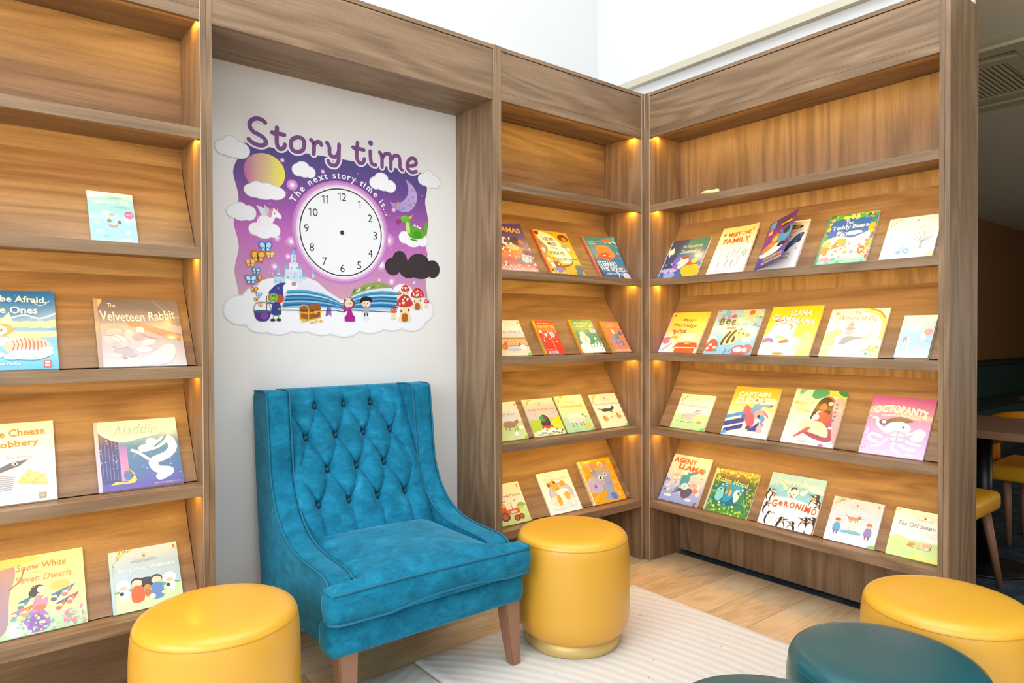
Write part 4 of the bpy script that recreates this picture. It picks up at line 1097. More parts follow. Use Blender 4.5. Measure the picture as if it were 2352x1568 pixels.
def d(a, t):
    fill(a, (0, '#4fa8dc'), (.2, '#6fbae4'), (.6, '#3f8fd0'), (1, '#1c62b4'))
    a.scatter(46, 0, .3, 1, 1, ('#6fb4e6', '#2d74c0', '#a9d6f2', '#5aa0dc'), .016, asp=.3, rnd=R_); a.curve([(.5, .62), (.7, .68), (.85, .64), (1, .7)], .02, '#a9d3f0'); a.curve([(.75, .9), (.85, .8), (.95, .86)], .008, '#b9dcf4')
    a.ell(.26, .5, .34, .13, '#e8925f'); a.ell(.28, .6, .27, .06, '#f3c79c'); a.poly([(.46, .58), (.56, .72), (.6, .56)], '#f4d8c4'); a.ell(.24, .43, .26, .09, '#f0b08a')
    for x in (.16, .47): a.ell(x, .49, .07, .055, '#fbf3e8'); a.ell(x + .005, .49, .022, .02, '#4a2418'); a.ell(x + .01, .495, .007, .007, '#fff')
    a.ell(.32, .42, .04, .024, '#c9584a'); a.ell(.2, .3, .26, .1, '#f7efea'); a.ell(.5, .34, .12, .06, '#f6e3da'); a.ell(.72, .28, .22, .13, '#eeb4a8'); a.ell(.62, .36, .08, .06, '#f3c9bc'); a.ell(.76, .2, .2, .06, '#fbf4f0')
    for i in range(9): a.curve([(.58 + i * .038, .385 - abs(i - 3) * .012), (.6 + i * .036, .31), (.585 + i * .038, .235)], .011, '#b9584f')
    for i in range(6): a.curve([(.12 + i * .06, .33), (.15 + i * .06, .29), (.13 + i * .06, .24)], .01, '#d9988c')
    for x, y, r in ((.1, .17, .09), (.26, .14, .1), (.42, .18, .09), (.58, .15, .08), (.9, .24, .06)): a.ell(x, y, r, r * .45, '#fcf8f5')
    a.curve([(.62, .13), (.8, .12), (.93, .17)], .025, '#f3cfc4'); a.rect(.86, .02, .93, .1, '#c04a38'); a.rect(.873, .03, .917, .09, '#f0dccb')
    t.text("Don't be Afraid,", .555, .86, .73, .10, '#f4f4ee', bold=.02, arc=.02); t.text('Little Ones', .557, .74, .54, .09, '#f4f4ee', bold=.02); t.text('Caroline Pedler', .5, .07, .32, .035, '#e9f4fb')
book('A', 3, -2.808, -2.548, .278, 'big blue book with two big-eyed animals, cut by the left picture edge', d, .008, '#d9c9a8', bend=lambda x, y: .006 * max(0, x - .6) ** 2 * 6 * y + .002 * math.sin(y * 9) * x)
def d(a, t):
    fill(a, (0, '#cdc4c8'), (.25, '#b6adb3'), (.6, '#a0979d'), (.85, '#726d77'), (1, '#67636d'))
    a.blob([(.0, .82), (.1, .98), (.0, 1)], '#dcb47a'); a.blob([(.5, .9), (.75, .72), (1, .6), (1, 1), (.4, 1)], '#6b6875'); a.curve([(.7, .98), (.85, .8), (1, .72)], .012, '#8f8b98'); a.curve([(.8, .98), (.92, .86)], .01, '#5a5763')  # orange top-left blob is glare painted into the cover
    a.poly([(.36, .66), (.5, .64), (1, .46), (1, .36), (.8, .42), (.45, .58)], '#9a766c'); a.ell(.42, .62, .07, .04, '#b07a64', rot=-25); a.ell(.86, .43, .1, .05, '#c9986a'); a.ell(.86, .42, .06, .035, '#f0b862'); a.ell(.86, .42, .03, .02, '#fff4d0'); a.ell(.985, .4, .015, .05, '#e8a860')
    for x, y, rx, ry, c, r in ((.2, .5, .1, .05, '#b5a9ae', 20), (.14, .4, .07, .07, '#c3b6b8', 0), (.26, .4, .09, .045, '#dccbc8', -30), (.3, .33, .05, .04, '#d9b8b4', 0), (.38, .45, .06, .09, '#c9bbbd', 20), (.5, .53, .05, .05, '#e6d8d2', 0), (.47, .44, .08, .05, '#a99a9c', 30), (.44, .3, .1, .07, '#beb2b8', 0), (.58, .35, .09, .045, '#cfc6ca', 15), (.66, .28, .07, .035, '#b4aab2', -10), (.28, .22, .11, .05, '#a8a0aa', 0), (.2, .16, .07, .035, '#c6bcc2', 0), (.52, .24, .1, .04, '#d3cacc', 0), (.38, .17, .06, .03, '#aaa2ac', 0)): a.ell(x, y, rx, ry, c, rot=r)
    for P_ in ([(.08, .56), (.2, .58), (.34, .5)], [(.16, .3), (.24, .26), (.34, .28)], [(.5, .48), (.6, .42), (.7, .4)], [(.1, .45), (.2, .44), (.28, .36)]): a.curve(P_, .005, '#857a80')
    a.ell(.29, .13, .025, .02, '#c9848a'); a.blob([(.15, .0), (.5, .1), (.75, .3), (.88, .3), (.86, .12), (.7, .02)], '#dccfcb'); a.blob([(.3, .02), (.6, .1), (.78, .26), (.7, .06)], '#e9dad0')  # the two large pale blobs are a glare patch painted into the cover
    t.text('The', .20, .90, .09, .06, '#f2e4d6'); t.text('Velveteen Rabbit', .5, .76, .88, .14, '#f6ece0', bold=.01, arc=-.03, rot=2); t.text('Margery Williams', .80, .045, .26, .035, '#f1eeee')
book('A', 3, -2.446, -2.198, .258, 'grey-mauve book with white title arched over a sleeping scene, third shelf left bookcase', d, .007, '#7d7478', '#a08f84')
def d(a, t):
    fill(a, (0, '#fbfaf6'), (.8, '#fbf6ea'), (1, '#f8ecd0')); a.ell(.34, .47, .16, .06, '#f3e6e2'); a.ell(.3, .44, .13, .05, '#eed3cf'); a.blob([(.3, .36), (.5, .46), (.7, .52), (.9, .50), (.84, .46), (.62, .38), (.45, .33)], '#f2f0ee'); a.poly([(.4, .4), (.58, .5), (.76, .53), (.66, .45), (.5, .39)], '#5d5c60'); a.ell(.62, .48, .028, .02, '#ffffff'); a.ell(.625, .48, .011, .011, '#222'); a.curve([(.7, .5), (.85, .55), (.96, .52)], .005, '#b9b6b4'); a.curve([(.72, .48), (.86, .46), (.95, .42)], .005, '#c9c6c4')
    a.poly([(.62, .24), (.7, .36), (.74, .40), (.90, .32), (.93, .18)], '#efcf7c'); a.poly([(.62, .24), (.93, .18), (.92, .22), (.64, .28)], '#e0bb66')
    for x, y in ((.74, .33), (.82, .27), (.78, .24), (.86, .3), (.7, .29)): a.ell(x, y, .018, .013, '#d9ad54')
    a.blob([(.36, .33), (.56, .37), (.64, .22), (.5, .1), (.32, .14), (.28, .24)], '#f4f2f0')
    for i in range(8): a.curve([(.32 + i * .012, .31 - i * .025), (.46 + i * .006, .345 - i * .025), (.62 - i * .006, .31 - i * .022)], .009, '#7f7d86')
    a.curve([(.3, .12), (.5, .07), (.7, .12)], .006, '#c9c6c2'); a.curve([(.25, .3), (.15, .2), (.2, .1)], .006, '#c9c6c2'); a.ell(.5, .05, .2, .02, '#efedea'); a.rect(.83, .03, .9, .1, '#8f8d86'); a.ell(.865, .065, .022, .018, '#e0a060')
    t.text('The Cheese', .635, .86, .56, .095, '#b98446', bold=.015, arc=.01, rot=3); t.text('Robbery', .635, .72, .43, .11, '#a56f3e', bold=.02, rot=3); t.text('Tim Warnes', .66, .56, .24, .035, '#8a8a86')
book('A', 4, -2.815, -2.555, .259, 'cream book with a masked mouse and cheese wedge, cut by the left edge', d, .009, '#efe6cf')
def d(a, t):
    fill(a, (0, '#5a4f9c'), (.25, '#46679f'), (.6, '#3f7fa6'), (.8, '#8fb6cf'), (1, '#efe6dc')); a.rect(0, .1, .26, .9, '#3a3f7d'); a.vgrad(.27, .12, .36, .62, [(0, '#e48fb0'), (1, '#8a72c0')])
    for i in range(6): a.line([(.03 + i * .04, .15), (.03 + i * .04, .72)], .005, '#7c86c6')
    a.scatter(24, .02, .3, .26, .85, ('#d98a6a', '#8f9adf', '#5f68b0'), .012, rnd=R_)
    a.blob([(.1, .78), (.3, .68), (.55, .72), (.8, .78), (.95, .9), (.98, 1), (.02, 1), (.0, .92)], '#f2ead9')
    a.curve([(.55, .56), (.72, .6), (.86, .68), (.92, .56), (.84, .44), (.66, .36), (.7, .24), (.84, .2), (.72, .13)], .11, '#e6f0f8'); a.ell(.66, .64, .07, .07, '#dfe9f2'); a.curve([(.7, .58), (.8, .66), (.84, .72)], .03, '#4a86b0'); a.curve([(.6, .4), (.5, .5), (.42, .55)], .04, '#d5e6f2')
    a.blob([(.12, .04), (.2, .12), (.32, .1), (.42, .2), (.36, .28), (.44, .12), (.3, .05)], '#e2c24a'); a.ell(.34, .2, .045, .07, '#4a6fa0'); a.ell(.34, .28, .022, .022, '#c98a5a'); a.rect(0, 0, 1, .08, '#5a4da6'); a.scatter(30, .4, .15, .98, .7, ('#f4fbff', '#bfe0f2'), .005, rnd=R_)
    t.text('Aladdin', .47, .84, .55, .155, '#86b3b4', shear=.35, arc=.02, rot=2); t.text('Illustrated by Lorena Alvarez', .8, .04, .3, .025, '#e8c878')
book('A', 4, -2.450, -2.210, .239, 'dark blue book with swirling white smoke figure on the fourth shelf, left bookcase', d, .010, '#e9e2da', '#b8b2c8')
def d(a, t):
    fill(a, (0, '#a8d6a8'), (.25, '#bfe0b4'), (.42, '#f2dca0'), (1, '#f3d6b4')); a.blob([(0, .0), (.26, .1), (.3, .5), (.36, .8), (.3, .95), (0, .95)], '#9f8a9c'); a.blob([(0, .86), (.4, .9), (.6, .97), (.4, 1), (0, 1)], '#cdb57a'); a.curve([(.3, .6), (.4, .7), (.44, .85)], .014, '#8f6a5a'); a.ell(.75, .62, .14, .12, '#f6d79a'); a.ell(.76, .55, .1, .07, '#f0c070')
    a.ell(.8, .32, .3, .07, '#cfe3a6'); a.blob([(.44, .04), (.42, .18), (.5, .3), (.6, .28), (.66, .12), (.6, .02)], '#9a78c4'); a.blob([(.48, .04), (.47, .15), (.52, .25), (.6, .2), (.62, .06)], '#8a5fb4'); a.blob([(.28, .02), (.3, .14), (.36, .2), (.44, .12), (.44, .02)], '#c4d6ee'); a.blob([(.5, .28), (.62, .3), (.64, .42), (.54, .46)], '#d58ab0')
    a.ell(.555, .55, .065, .055, '#3a3338'); a.ell(.585, .54, .038, .042, '#f6ddc8'); a.ell(.51, .5, .04, .05, '#3a3338'); a.ell(.52, .585, .015, .012, '#c8453c'); a.line([(.6, .42), (.66, .49)], .02, '#f6ddc8'); a.ell(.57, .31, .06, .04, '#e07a5a')
    for x, y, c, c2, s_ in ((.42, .40, '#4a86a8', '#2f6f96', 1), (.72, .42, '#5a5f8f', '#3f7fb0', 1.1), (.82, .46, '#c87a8a', '#3a86b0', 1), (.44, .3, '#e09a5a', '#d8704a', .9), (.76, .3, '#c8704a', '#3f5f8f', 1), (.86, .35, '#d87a6a', '#b0506a', .9), (.35, .28, '#6a8fcf', '#d8837a', .9)):
        a.poly([(x - .05 * s_, y + .02), (x + .02, y - .03), (x + .09 * s_, y + .08 * s_)], c2); a.poly([(x - .06 * s_, y - .04), (x + .03, y - .02), (x + .04 * s_, y + .05 * s_)], c); a.ell(x - .01, y - .01, .022, .02, '#f3d2b4'); a.ell(x - .02, y - .045, .03, .025, c)
    a.scatter(90, .3, 0, 1, .24, ('#6fb58a', '#e5a0a8', '#d8d88a', '#8fc6b2', '#bfe0a0', '#f0e0d8', '#a6d6a0'), .014, rnd=R_); a.scatter(24, .78, .03, .98, .22, ('#e08a9a', '#d87aa0', '#f0b0b8'), .013, asp=1.8, rnd=R_)
    t.text('Snow White', .60, .855, .46, .085, '#c9705f', shear=.15); t.text('and the', .56, .775, .10, .02, '#c9705f'); t.text('Seven Dwarfs', .62, .70, .52, .085, '#c98a5f', shear=.15)
book('A', 5, -2.752, -2.482, .233, 'pastel forest book with seated girl and birds on the bottom shelf at the left edge', d, .008, '#efe3cc')
def d(a, t):
    fill(a, (0, '#c5e6b0'), (.3, '#bfe3b4'), (.32, '#a9cbe2'), (.7, '#a3c3de'), (1, '#b5cfe4')); leaves(a); emblem(a, t, .5, .86)
    a.ell(.5, .33, .5, .03, '#6fa86a')
    for x, c in ((.17, '#f4f1f0'), (.83, '#f4f1f0')): a.ell(x, .42, .1, .09, c); a.ell(x, .38, .05, .035, '#f0b9a6'); a.rect(x - .05, .16, x - .02, .34, c); a.rect(x + .03, .16, x + .06, .34, c); a.ell(x + .01, .29, .08, .07, c); a.ell(x - .03, .3, .03, .03, '#33343a')
    a.ell(.48, .42, .16, .08, '#2f3038')
    for x, c, h_ in ((.36, '#e0633a', '#3a2c28'), (.64, '#5f86c6', '#3a2c28')): a.ell(x, .44, .085, .075, h_); a.ell(x, .42, .075, .062, '#f6cdb4'); a.blob([(x - .08, .14), (x + .08, .14), (x + .07, .36), (x - .07, .36)], c)
    a.ell(.5, .25, .05, .07, '#b5703a'); a.ell(.5, .34, .045, .04, '#c98a4a'); a.ell(.56, .17, .045, .04, '#f2ead8'); a.ell(.72, .2, .025, .025, '#f2e6b0')
    a.rect(.935, .9, .965, .96, '#e0703a')
    t.text('Poppy and Sam', .5, .775, .38, .05, '#7f93b0'); t.text('Surprise Visitors', .52, .655, .82, .085, '#f3f7f9', bold=.01)
book('A', 5, -2.415, -2.214, .198, 'light blue farm book with cows, children and dog, behind the left ottoman', d, .008, '#e3e8e8', '#a9c6d2')

# --- corner bookcase
def d(a, t):
    fill(a, (0, '#e6c3b4'), (.15, '#c9776a'), (.35, '#6a4a8a'), (1, '#4a3f8c'))
    a.ell(.5, .78, .2, .05, '#5b4f9a'); a.ell(.55, .62, .16, .10, '#ece6e0'); a.ell(.5, .63, .035, .03, '#2c2540'); a.ell(.62, .63, .035, .03, '#2c2540'); a.ell(.72, .64, .1, .09, '#332a44'); a.ell(.72, .4, .16, .12, '#e2733f'); a.ell(.4, .36, .18, .14, '#cf5a3f'); a.ell(.62, .5, .14, .06, '#f1c27a')
    a.ell(.83, .26, .12, .075, '#a9d3e2'); a.ell(.83, .33, .09, .05, '#e6bcd8'); a.ell(.86, .4, .08, .05, '#3a3046'); a.ell(.85, .62, .06, .05, '#e0703a'); a.scatter(50, .2, .1, 1, .55, ('#f4e0b8', '#f2a25a', '#fff4e2', '#b0503f', '#8f5aa8'), .022, rnd=R_); a.scatter(20, .2, 0, 1, .14, ('#f6dcc4', '#9f8fc8', '#f4efe8'), .02, rnd=R_)
    t.text('Pirates in', .3, .82, .3, .06, '#e06a34', bold=.01); t.text('PYJAMAS', .62, .86, .62, .135, '#f4b43a', bold=.03, rot=-5)
book('C', 2, -.928, -.668, .287, 'purple pirate book in the corner bookcase, partly behind the upright post', d, .006, '#d9cfc8', bend=lambda x, y: .012 * max(0, x - .5) ** 2 * 4 * y)
def d(a, t):
    fill(a, (0, '#e8a438'), (.3, '#f0b53e'), (1, '#f2ac1c')); a.blob([(.08, .82), (.2, .96), (.4, .94), (.62, .8), (.8, .5), (.78, .3), (.5, .26), (.34, .4), (.2, .62)], '#f7ecd6')
    a.poly([(.02, .2), (.06, .85), (.25, .6)], '#8a8480'); a.ell(.1, .93, .07, .04, '#5a3a2c'); a.ell(.82, .86, .15, .09, '#7a3f22'); a.ell(.84, .83, .07, .05, '#c98a4a'); a.ell(.75, .66, .09, .04, '#8fb3b0'); a.ell(.85, .6, .05, .04, '#f0f0e6')
    a.ell(.12, .6, .07, .06, '#e58a4a'); a.ell(.1, .54, .05, .05, '#f6e6cf'); a.ell(.1, .35, .1, .09, '#d8683a'); a.ell(.12, .32, .05, .05, '#f4cfae'); a.ell(.3, .22, .12, .07, '#a8492c'); a.ell(.18, .2, .06, .05, '#e9e4f0'); a.ell(.3, .1, .12, .06, '#6f93c6')
    a.curve([(.42, .08), (.46, .18), (.6, .2), (.75, .26), (.8, .32)], .035, '#5a4f40'); a.curve([(.75, .34), (.85, .36), (.98, .36)], .02, '#4f5a58'); a.ell(.9, .16, .12, .09, '#34657c'); a.ell(.85, .05, .1, .05, '#3f7488'); a.scatter(26, .0, .0, .5, .3, ('#f4d8b4', '#c8502c', '#f6f0e4', '#7a3020', '#8fb0d0'), .022, rnd=R_)
    for s_, x, y, w_ in (('NEVER', .38, .8, .3), ('MESS', .42, .69, .24), ('WITH A', .42, .595, .2), ('PIRATE', .46, .48, .4), ('PRINCESS!', .5, .34, .5)): t.text(s_, x, y, w_, .075 if s_ != 'WITH A' else .035, '#6a5f46', bold=.012)
book('C', 2, -.600, -.366, .272, 'orange-yellow book with a white speech shape, second shelf of the corner bookcase', d, .009, '#f1b27a', '#d8632a')
def d(a, t):
    fill(a, (0, '#1f5a8f'), (.3, '#3a86bf'), (1, '#2f86a6')); a.vgrad(.0, 0, .14, 1, [(0, '#3c3a58'), (.4, '#4a4f72'), (.6, '#2f7fa0'), (1, '#2f86a6')])
    a.blob([(.2, .36), (.42, .36), (.3, .42)], '#34304f'); a.blob([(.34, .78), (.68, .8), (.78, .68), (.84, .56), (.72, .5), (.5, .42), (.36, .5), (.16, .5), (.28, .6)], '#ee8a4f'); a.blob([(.36, .6), (.6, .62), (.66, .5), (.5, .44), (.36, .5), (.2, .48)], '#e2583a'); a.rect(.8, .5, .9, .58, '#d03c4a'); a.ell(.72, .93, .13, .035, '#e0603c', rot=12); a.curve([(.6, .92), (.4, .88), (.3, .78)], .02, '#d85a3c')
    a.ell(.48, .55, .05, .014, '#fff2e6'); a.ell(.62, .54, .04, .012, '#fff2e6'); a.scatter(16, .8, 0, 1, .3, ('#d85a4a', '#cfd8f2', '#e8a0a0'), .024, rnd=R_); a.ell(.9, .06, .12, .09, '#cfd6ee'); a.curve([(.62, .02), (.66, .1), (.6, .16)], .03, '#dfeef6')
    t.text('STEFANO', .42, .335, .62, .125, '#f4f4ee', bold=.03); t.text('THE SQUID', .52, .2, .8, .125, '#f4f4ee', bold=.03); t.text('HERO OF THE DEEP', .56, .095, .6, .05, '#f4f4ee', bold=.02); t.text('Wendy Meddour', .2, .88, .26, .03, '#e9f3f6'); t.text('Duncan Beedie', .24, .83, .22, .03, '#e9f3f6')
book('C', 2, -.258, -.030, .268, 'blue book with orange squid, second shelf of the corner bookcase', d, .009, '#e9e6de', '#d5705a', bend=lambda x, y: .055 * max(0, x - .35) ** 2 * y * y)
def d(a, t):
    fill(a, (0, '#f1e2c0'), (.3, '#ecd9b4'), (.56, '#e6d6c4'), (.58, '#c9d8e6'), (1, '#d3dfe8')); a.blob([(0, .8), (.4, .78), (.5, .9), (.2, 1), (0, 1)], '#eef3f5')
    a.rect(0, .27, 1, .5, '#dcb883'); a.rect(0, .46, 1, .5, '#a98560'); a.rect(0, .25, 1, .28, '#9a7a58')
    for i in range(10): a.line([(.02 + i * .105, .27), (.02 + i * .105, .5)], .008, '#b8935f')
    a.ell(.28, .24, .1, .08, '#d2813f'); a.ell(.35, .33, .04, .04, '#c8502c'); a.ell(.82, .22, .1, .08, '#f3efe6'); a.ell(.75, .31, .035, .035, '#d0432c'); a.ell(.55, .17, .2, .045, '#b9c6d4'); corner(a); a.rect(.93, .9, .96, .97, '#d8703a'); bird(a, .78, .6)
    t.text('Puppets Stand', .45, .665, .95, .09, '#8a97a8', shear=.15)
book('C', 3, -.915, -.714, .194, 'farm book with hens before a wooden fence, third shelf, cut by the post', d, .007, '#f0eadc')
def faraway(bg, top, fig):
    def d(a, t):
        fill(a, (0, bg), (1, bg)); fig(a)
        t.text('Enid Blyton', .5, .91, .62, .055, '#fbe9dc', shear=.25, bold=.01); t.text('A FARAWAY TREE', .55, .815, .8, .075, top, bold=.03, arc=.01); t.text('Adventure', .72, .745, .36, .045, top)
    return d
def fg(a):
    a.vgrad(0, 0, .09, 1, [(0, '#e8b020'), (.12, '#e8b020'), (.125, '#3f86b8'), (.45, '#3f86b8'), (.5, '#cf4a2a'), (.84, '#cf4a2a'), (.85, '#f0b81c'), (1, '#f0b81c')]); a.ell(.72, .58, .13, .09, '#a9c3e6'); a.ell(.4, .57, .07, .05, '#f2efe6'); a.ell(.2, .67, .08, .05, '#f3d9c8')
    a.scatter(40, .2, .2, .95, .7, ('#f8e3da', '#8fb6c6', '#f6f0ea', '#b5262a', '#e7a05a'), .024, rnd=R_); a.curve([(.6, .4), (.62, .2), (.6, .1)], .03, '#ef9f7a')
def d(a, t): faraway('#d8352e', '#f4bb4a', fg)(a, t); t.text('The LAND of', .35, .13, .36, .035, '#fbe9dc'); t.text('GOODIES', .42, .05, .5, .075, '#fbf1e6', bold=.02)
book('C', 3, -.636, -.505, .190, 'small red paperback, second book on the third shelf of the corner bookcase', d, .012, '#f0ece0', '#e0a41c')
def fg(a):
    a.vgrad(0, 0, .09, 1, [(0, '#e8b020'), (.12, '#e8b020'), (.125, '#4a90c0'), (.45, '#4a90c0'), (.5, '#4f9a72'), (.84, '#4f9a72'), (.85, '#f0b81c'), (1, '#f0b81c')]); a.blob([(.1, 0), (.1, .25), (.3, .3), (.6, .26), (.9, .34), (1, .3), (1, 0)], '#f1f5f4'); a.ell(.38, .4, .22, .16, '#f3f1ee'); a.ell(.36, .56, .13, .09, '#f6f3ee'); a.ell(.4, .37, .1, .08, '#f0dcd2'); a.ell(.86, .66, .14, .08, '#a9c3e6')
    a.scatter(40, .1, .3, 1, 1, ('#7fc09a', '#e6f0ea', '#3a7f5c', '#e6d46a'), .014, rnd=R_); a.ell(.82, .42, .04, .05, '#e6e6ea'); a.line([(.82, .3), (.82, .5)], .012, '#cfd8d8')
book('C', 3, -.392, -.235, .196, 'green winter paperback with white rabbit and a lifting cover corner', faraway('#4a9a70', '#f0e6a0', fg), .012, '#f0ece0', '#e0a41c', bend=lambda x, y: .03 * max(0, x - .45) ** 2 * (1 - y * .5))
def fg(a):
    a.vgrad(0, 0, .09, 1, [(0, '#3f86b8'), (.3, '#3f7fae'), (.35, '#e58a5a'), (.84, '#e58a5a'), (.85, '#f0b81c'), (1, '#f0b81c')]); a.ell(.5, .42, .22, .13, '#8f8fc8'); a.ell(.3, .4, .12, .1, '#9a98d2'); a.rect(.5, .42, .68, .58, '#5f9a8a'); a.ell(.48, .66, .08, .08, '#f3e0d0'); a.ell(.82, .6, .11, .07, '#5a72c0')
    for x in (.36, .5, .64, .72): a.rect(x, .2, x + .07, .36, '#7f7fbd')
    a.scatter(24, .2, .2, .85, .75, ('#f4e6da', '#e8c8c8', '#6a62a8'), .018, rnd=R_)
def d(a, t): faraway('#ea8a62', '#f8c06a', fg)(a, t); t.text('THE FAIRY MAKERS', .55, .06, .8, .055, '#fbefe4', bold=.02)
book('C', 3, -.168, -.030, .192, 'small orange paperback with purple elephant, corner end of the third shelf', d, .012, '#efdcc8', '#e0a41c')
def d(a, t):
    fill(a, (0, '#cfe6a0'), (.45, '#c3dd94'), (.5, '#d2e2e8'), (1, '#c6d8e6')); a.blob([(0, .75), (.5, .75), (.3, 1), (0, 1)], '#e3ecf0'); a.ell(.6, .4, .2, .09, '#a58a76'); a.ell(.82, .46, .06, .05, '#9a7d68'); a.poly([(.84, .5), (.9, .58), (.86, .48)], '#8a705c')
    for x in (.45, .55, .7, .78): a.line([(x, .36), (x, .24)], .02, '#7f6554')
    a.ell(.9, .3, .07, .05, '#fbf9f4'); a.ell(.7, .15, .07, .05, '#fbf9f4'); corner(a, '#9cc85a'); a.rect(.93, .88, .96, .94, '#d8703a')
    t.text('The Grumpy Goat', .42, .66, .9, .08, '#8292a8', shear=.15)
book('C', 4, -.935, -.737, .194, 'farm book with a brown goat, left end of the corner bookcase fourth shelf', d, .007, '#f0eadc')
def d(a, t):
    fill(a, (0, '#e8eec0'), (.2, '#c9dc58'), (.42, '#b9d04a'), (.45, '#c9c8ca'), (1, '#d6cfca')); leaves(a); emblem(a, t); a.blob([(0, .3), (.2, .42), (.45, .36), (.45, .2), (0, .12)], '#b4cf48'); a.blob([(.6, .3), (.85, .46), (1, .5), (1, .2), (.6, .15)], '#d6df3c')
    a.blob([(.36, .25), (.62, .25), (.62, .48), (.48, .56), (.38, .46)], '#3f3f4c'); a.ell(.44, .45, .1, .08, '#3f9a5c'); a.ell(.52, .47, .05, .05, '#7a4a34'); a.rect(.34, .19, .68, .27, '#d0402c'); a.ell(.4, .19, .035, .028, '#f4f0ea'); a.ell(.62, .19, .035, .028, '#f4f0ea')
    for x in (.2, .36, .52, .68, .84): sheepish(a, x - .02, .11 + .02 * math.sin(x * 20), .95)
    bird(a, .25, .57); bird(a, .87, .6); t.text('Woolly Stops the Train', .5, .70, .86, .07, '#d07c62', shear=.1)
book('C', 4, -.698, -.500, .197, 'grey and green farm book with a train driver above a row of sheep', d, .007, '#f0eadc')
def d(a, t):
    fill(a, (0, '#a9dcb4'), (.38, '#b9e0b4'), (.45, '#dfe8b0'), (1, '#ece8b4')); leaves(a); emblem(a, t); a.blob([(.5, .85), (.95, .8), (1, 1), (.6, 1)], '#f2f0d2'); a.ell(.45, .38, .27, .13, '#f8f1e4'); a.ell(.45, .31, .26, .08, '#f4e2d2'); a.ell(.78, .4, .09, .08, '#f3ede0'); a.ell(.76, .44, .03, .035, '#4a6a60'); a.ell(.84, .38, .04, .035, '#e0a06a')
    for x in (.28, .4, .58, .68): a.line([(x, .24), (x, .15)], .022, '#5a5a54')
    a.blob([(.7, .1), (.9, .1), (.88, .2), (.75, .2)], '#e9cc5a'); corner(a); t.text('The Naughty Sheep', .47, .69, .82, .075, '#98b07a', shear=.1); t.text('Heather Amery', .5, .05, .5, .02, '#7fae8a')
book('C', 4, -.486, -.298, .202, 'pale green farm book with one large white sheep, fourth shelf corner bookcase', d, .007, '#c9d8a0')
def d(a, t):
    fill(a, (0, '#f6ecc4'), (.4, '#f6efcc'), (.6, '#faf6ee'), (1, '#f3e6cf')); leaves(a); emblem(a, t); a.blob([(.22, .54), (.4, .56), (.56, .55), (.68, .6), (.72, .54), (.6, .48), (.64, .42), (.5, .47), (.3, .47)], '#4c4c52'); a.ell(.68, .58, .05, .04, '#4c4c52'); a.line([(.24, .54), (.12, .57)], .02, '#4c4c52')
    for x, y in ((.26, .26), (.78, .3)): a.ell(x, y, .09, .065, '#e8a83c'); a.ell(x - .03, y + .07, .03, .03, '#d8683a'); a.line([(x, y - .05), (x, y - .1)], .012, '#c98a2c')
    a.ell(.5, .3, .03, .025, '#edbc54'); corner(a, '#7fc08a'); t.text('The Silly Sheepdog', .5, .69, .86, .075, '#e0a890', shear=.1)
book('C', 4, -.245, -.048, .195, 'cream farm book with a running black dog and hens, corner end of the fourth shelf', d, .007, '#f0e6d0')
def d(a, t):
    fill(a, (0, '#c5df90'), (.33, '#cfe49a'), (.36, '#f7f3e2'), (1, '#f6eedb')); emblem(a, t, .35, .87); a.ell(.85, .42, .14, .05, '#8fc25a'); a.ell(.78, .36, .12, .04, '#b4d878')
    a.rect(.36, .24, .76, .36, '#e0702a'); a.rect(.2, .24, .4, .46, '#d9652a'); a.ell(.30, .2, .14, .11, '#5a5a5e'); a.ell(.30, .2, .08, .062, '#dd5a28'); a.ell(.76, .15, .085, .07, '#55555a'); a.ell(.76, .15, .05, .04, '#dd5a28'); a.ell(.62, .13, .09, .075, '#55555a'); a.ell(.62, .13, .05, .042, '#dd5a28'); a.rect(.5, .26, .66, .31, '#d9dde0')
    a.line([(.57, .36), (.57, .5)], .014, '#5a5a5a'); a.ell(.34, .46, .06, .05, '#f2c24a'); a.line([(.24, .46), (.24, .55)], .012, '#8a6a4a'); a.line([(.24, .55), (.44, .56)], .014, '#8a6a4a'); bird(a, .7, .55, 1.6); bird(a, .86, .46, 1.8); a.rect(.9, .86, .94, .93, '#d8803a')
    t.text('The Runaway Tractor', .48, .68, .95, .075, '#5f7168', shear=.1)
book('C', 5, -.918, -.720, .196, 'farm book with an orange tractor at the left end of the bottom shelf', d, .007, '#e6e2c0')
def d(a, t):
    fill(a, (0, '#fbfaf7'), (1, '#f8f5ee')); a.ell(.55, .45, .38, .27, '#b9bcd8'); a.ell(.55, .44, .34, .24, '#c9c8da'); a.ell(.5, .28, .4, .14, '#f2f0ea'); a.scatter(40, .15, .1, .95, .4, ('#ffffff', '#efe3b8', '#e6e0ea'), .03, rnd=R_)
    a.blob([(.24, .74), (.3, .6), (.4, .52), (.56, .5), (.5, .7), (.38, .76)], '#f0b448'); a.poly([(.2, .76), (.22, .62), (.32, .68)], '#8f5534'); a.poly([(.38, .8), (.42, .68), (.5, .74)], '#8f5534'); a.ell(.68, .68, .09, .07, '#f0a848'); a.ell(.6, .5, .2, .06, '#fbf8f2'); a.ell(.5, .36, .1, .16, '#fbf7f0'); a.ell(.42, .3, .07, .13, '#eeb040'); a.ell(.7, .38, .08, .1, '#eeb548'); a.ell(.47, .56, .02, .01, '#3a2a20'); a.line([(.15, .12), (.35, .08), (.6, .1), (.9, .14)], .012, '#c9c4c8')
    t.text('Kipper', .38, .90, .3, .06, '#d9bc84'); t.text('Christmas Eve', .52, .82, .7, .085, '#d9bc84', shear=.1)
book('C', 5, -.599, -.390, .213, 'white winter book with a sleeping yellow dog, bottom shelf of the corner bookcase', d, .007, '#f2eee6')
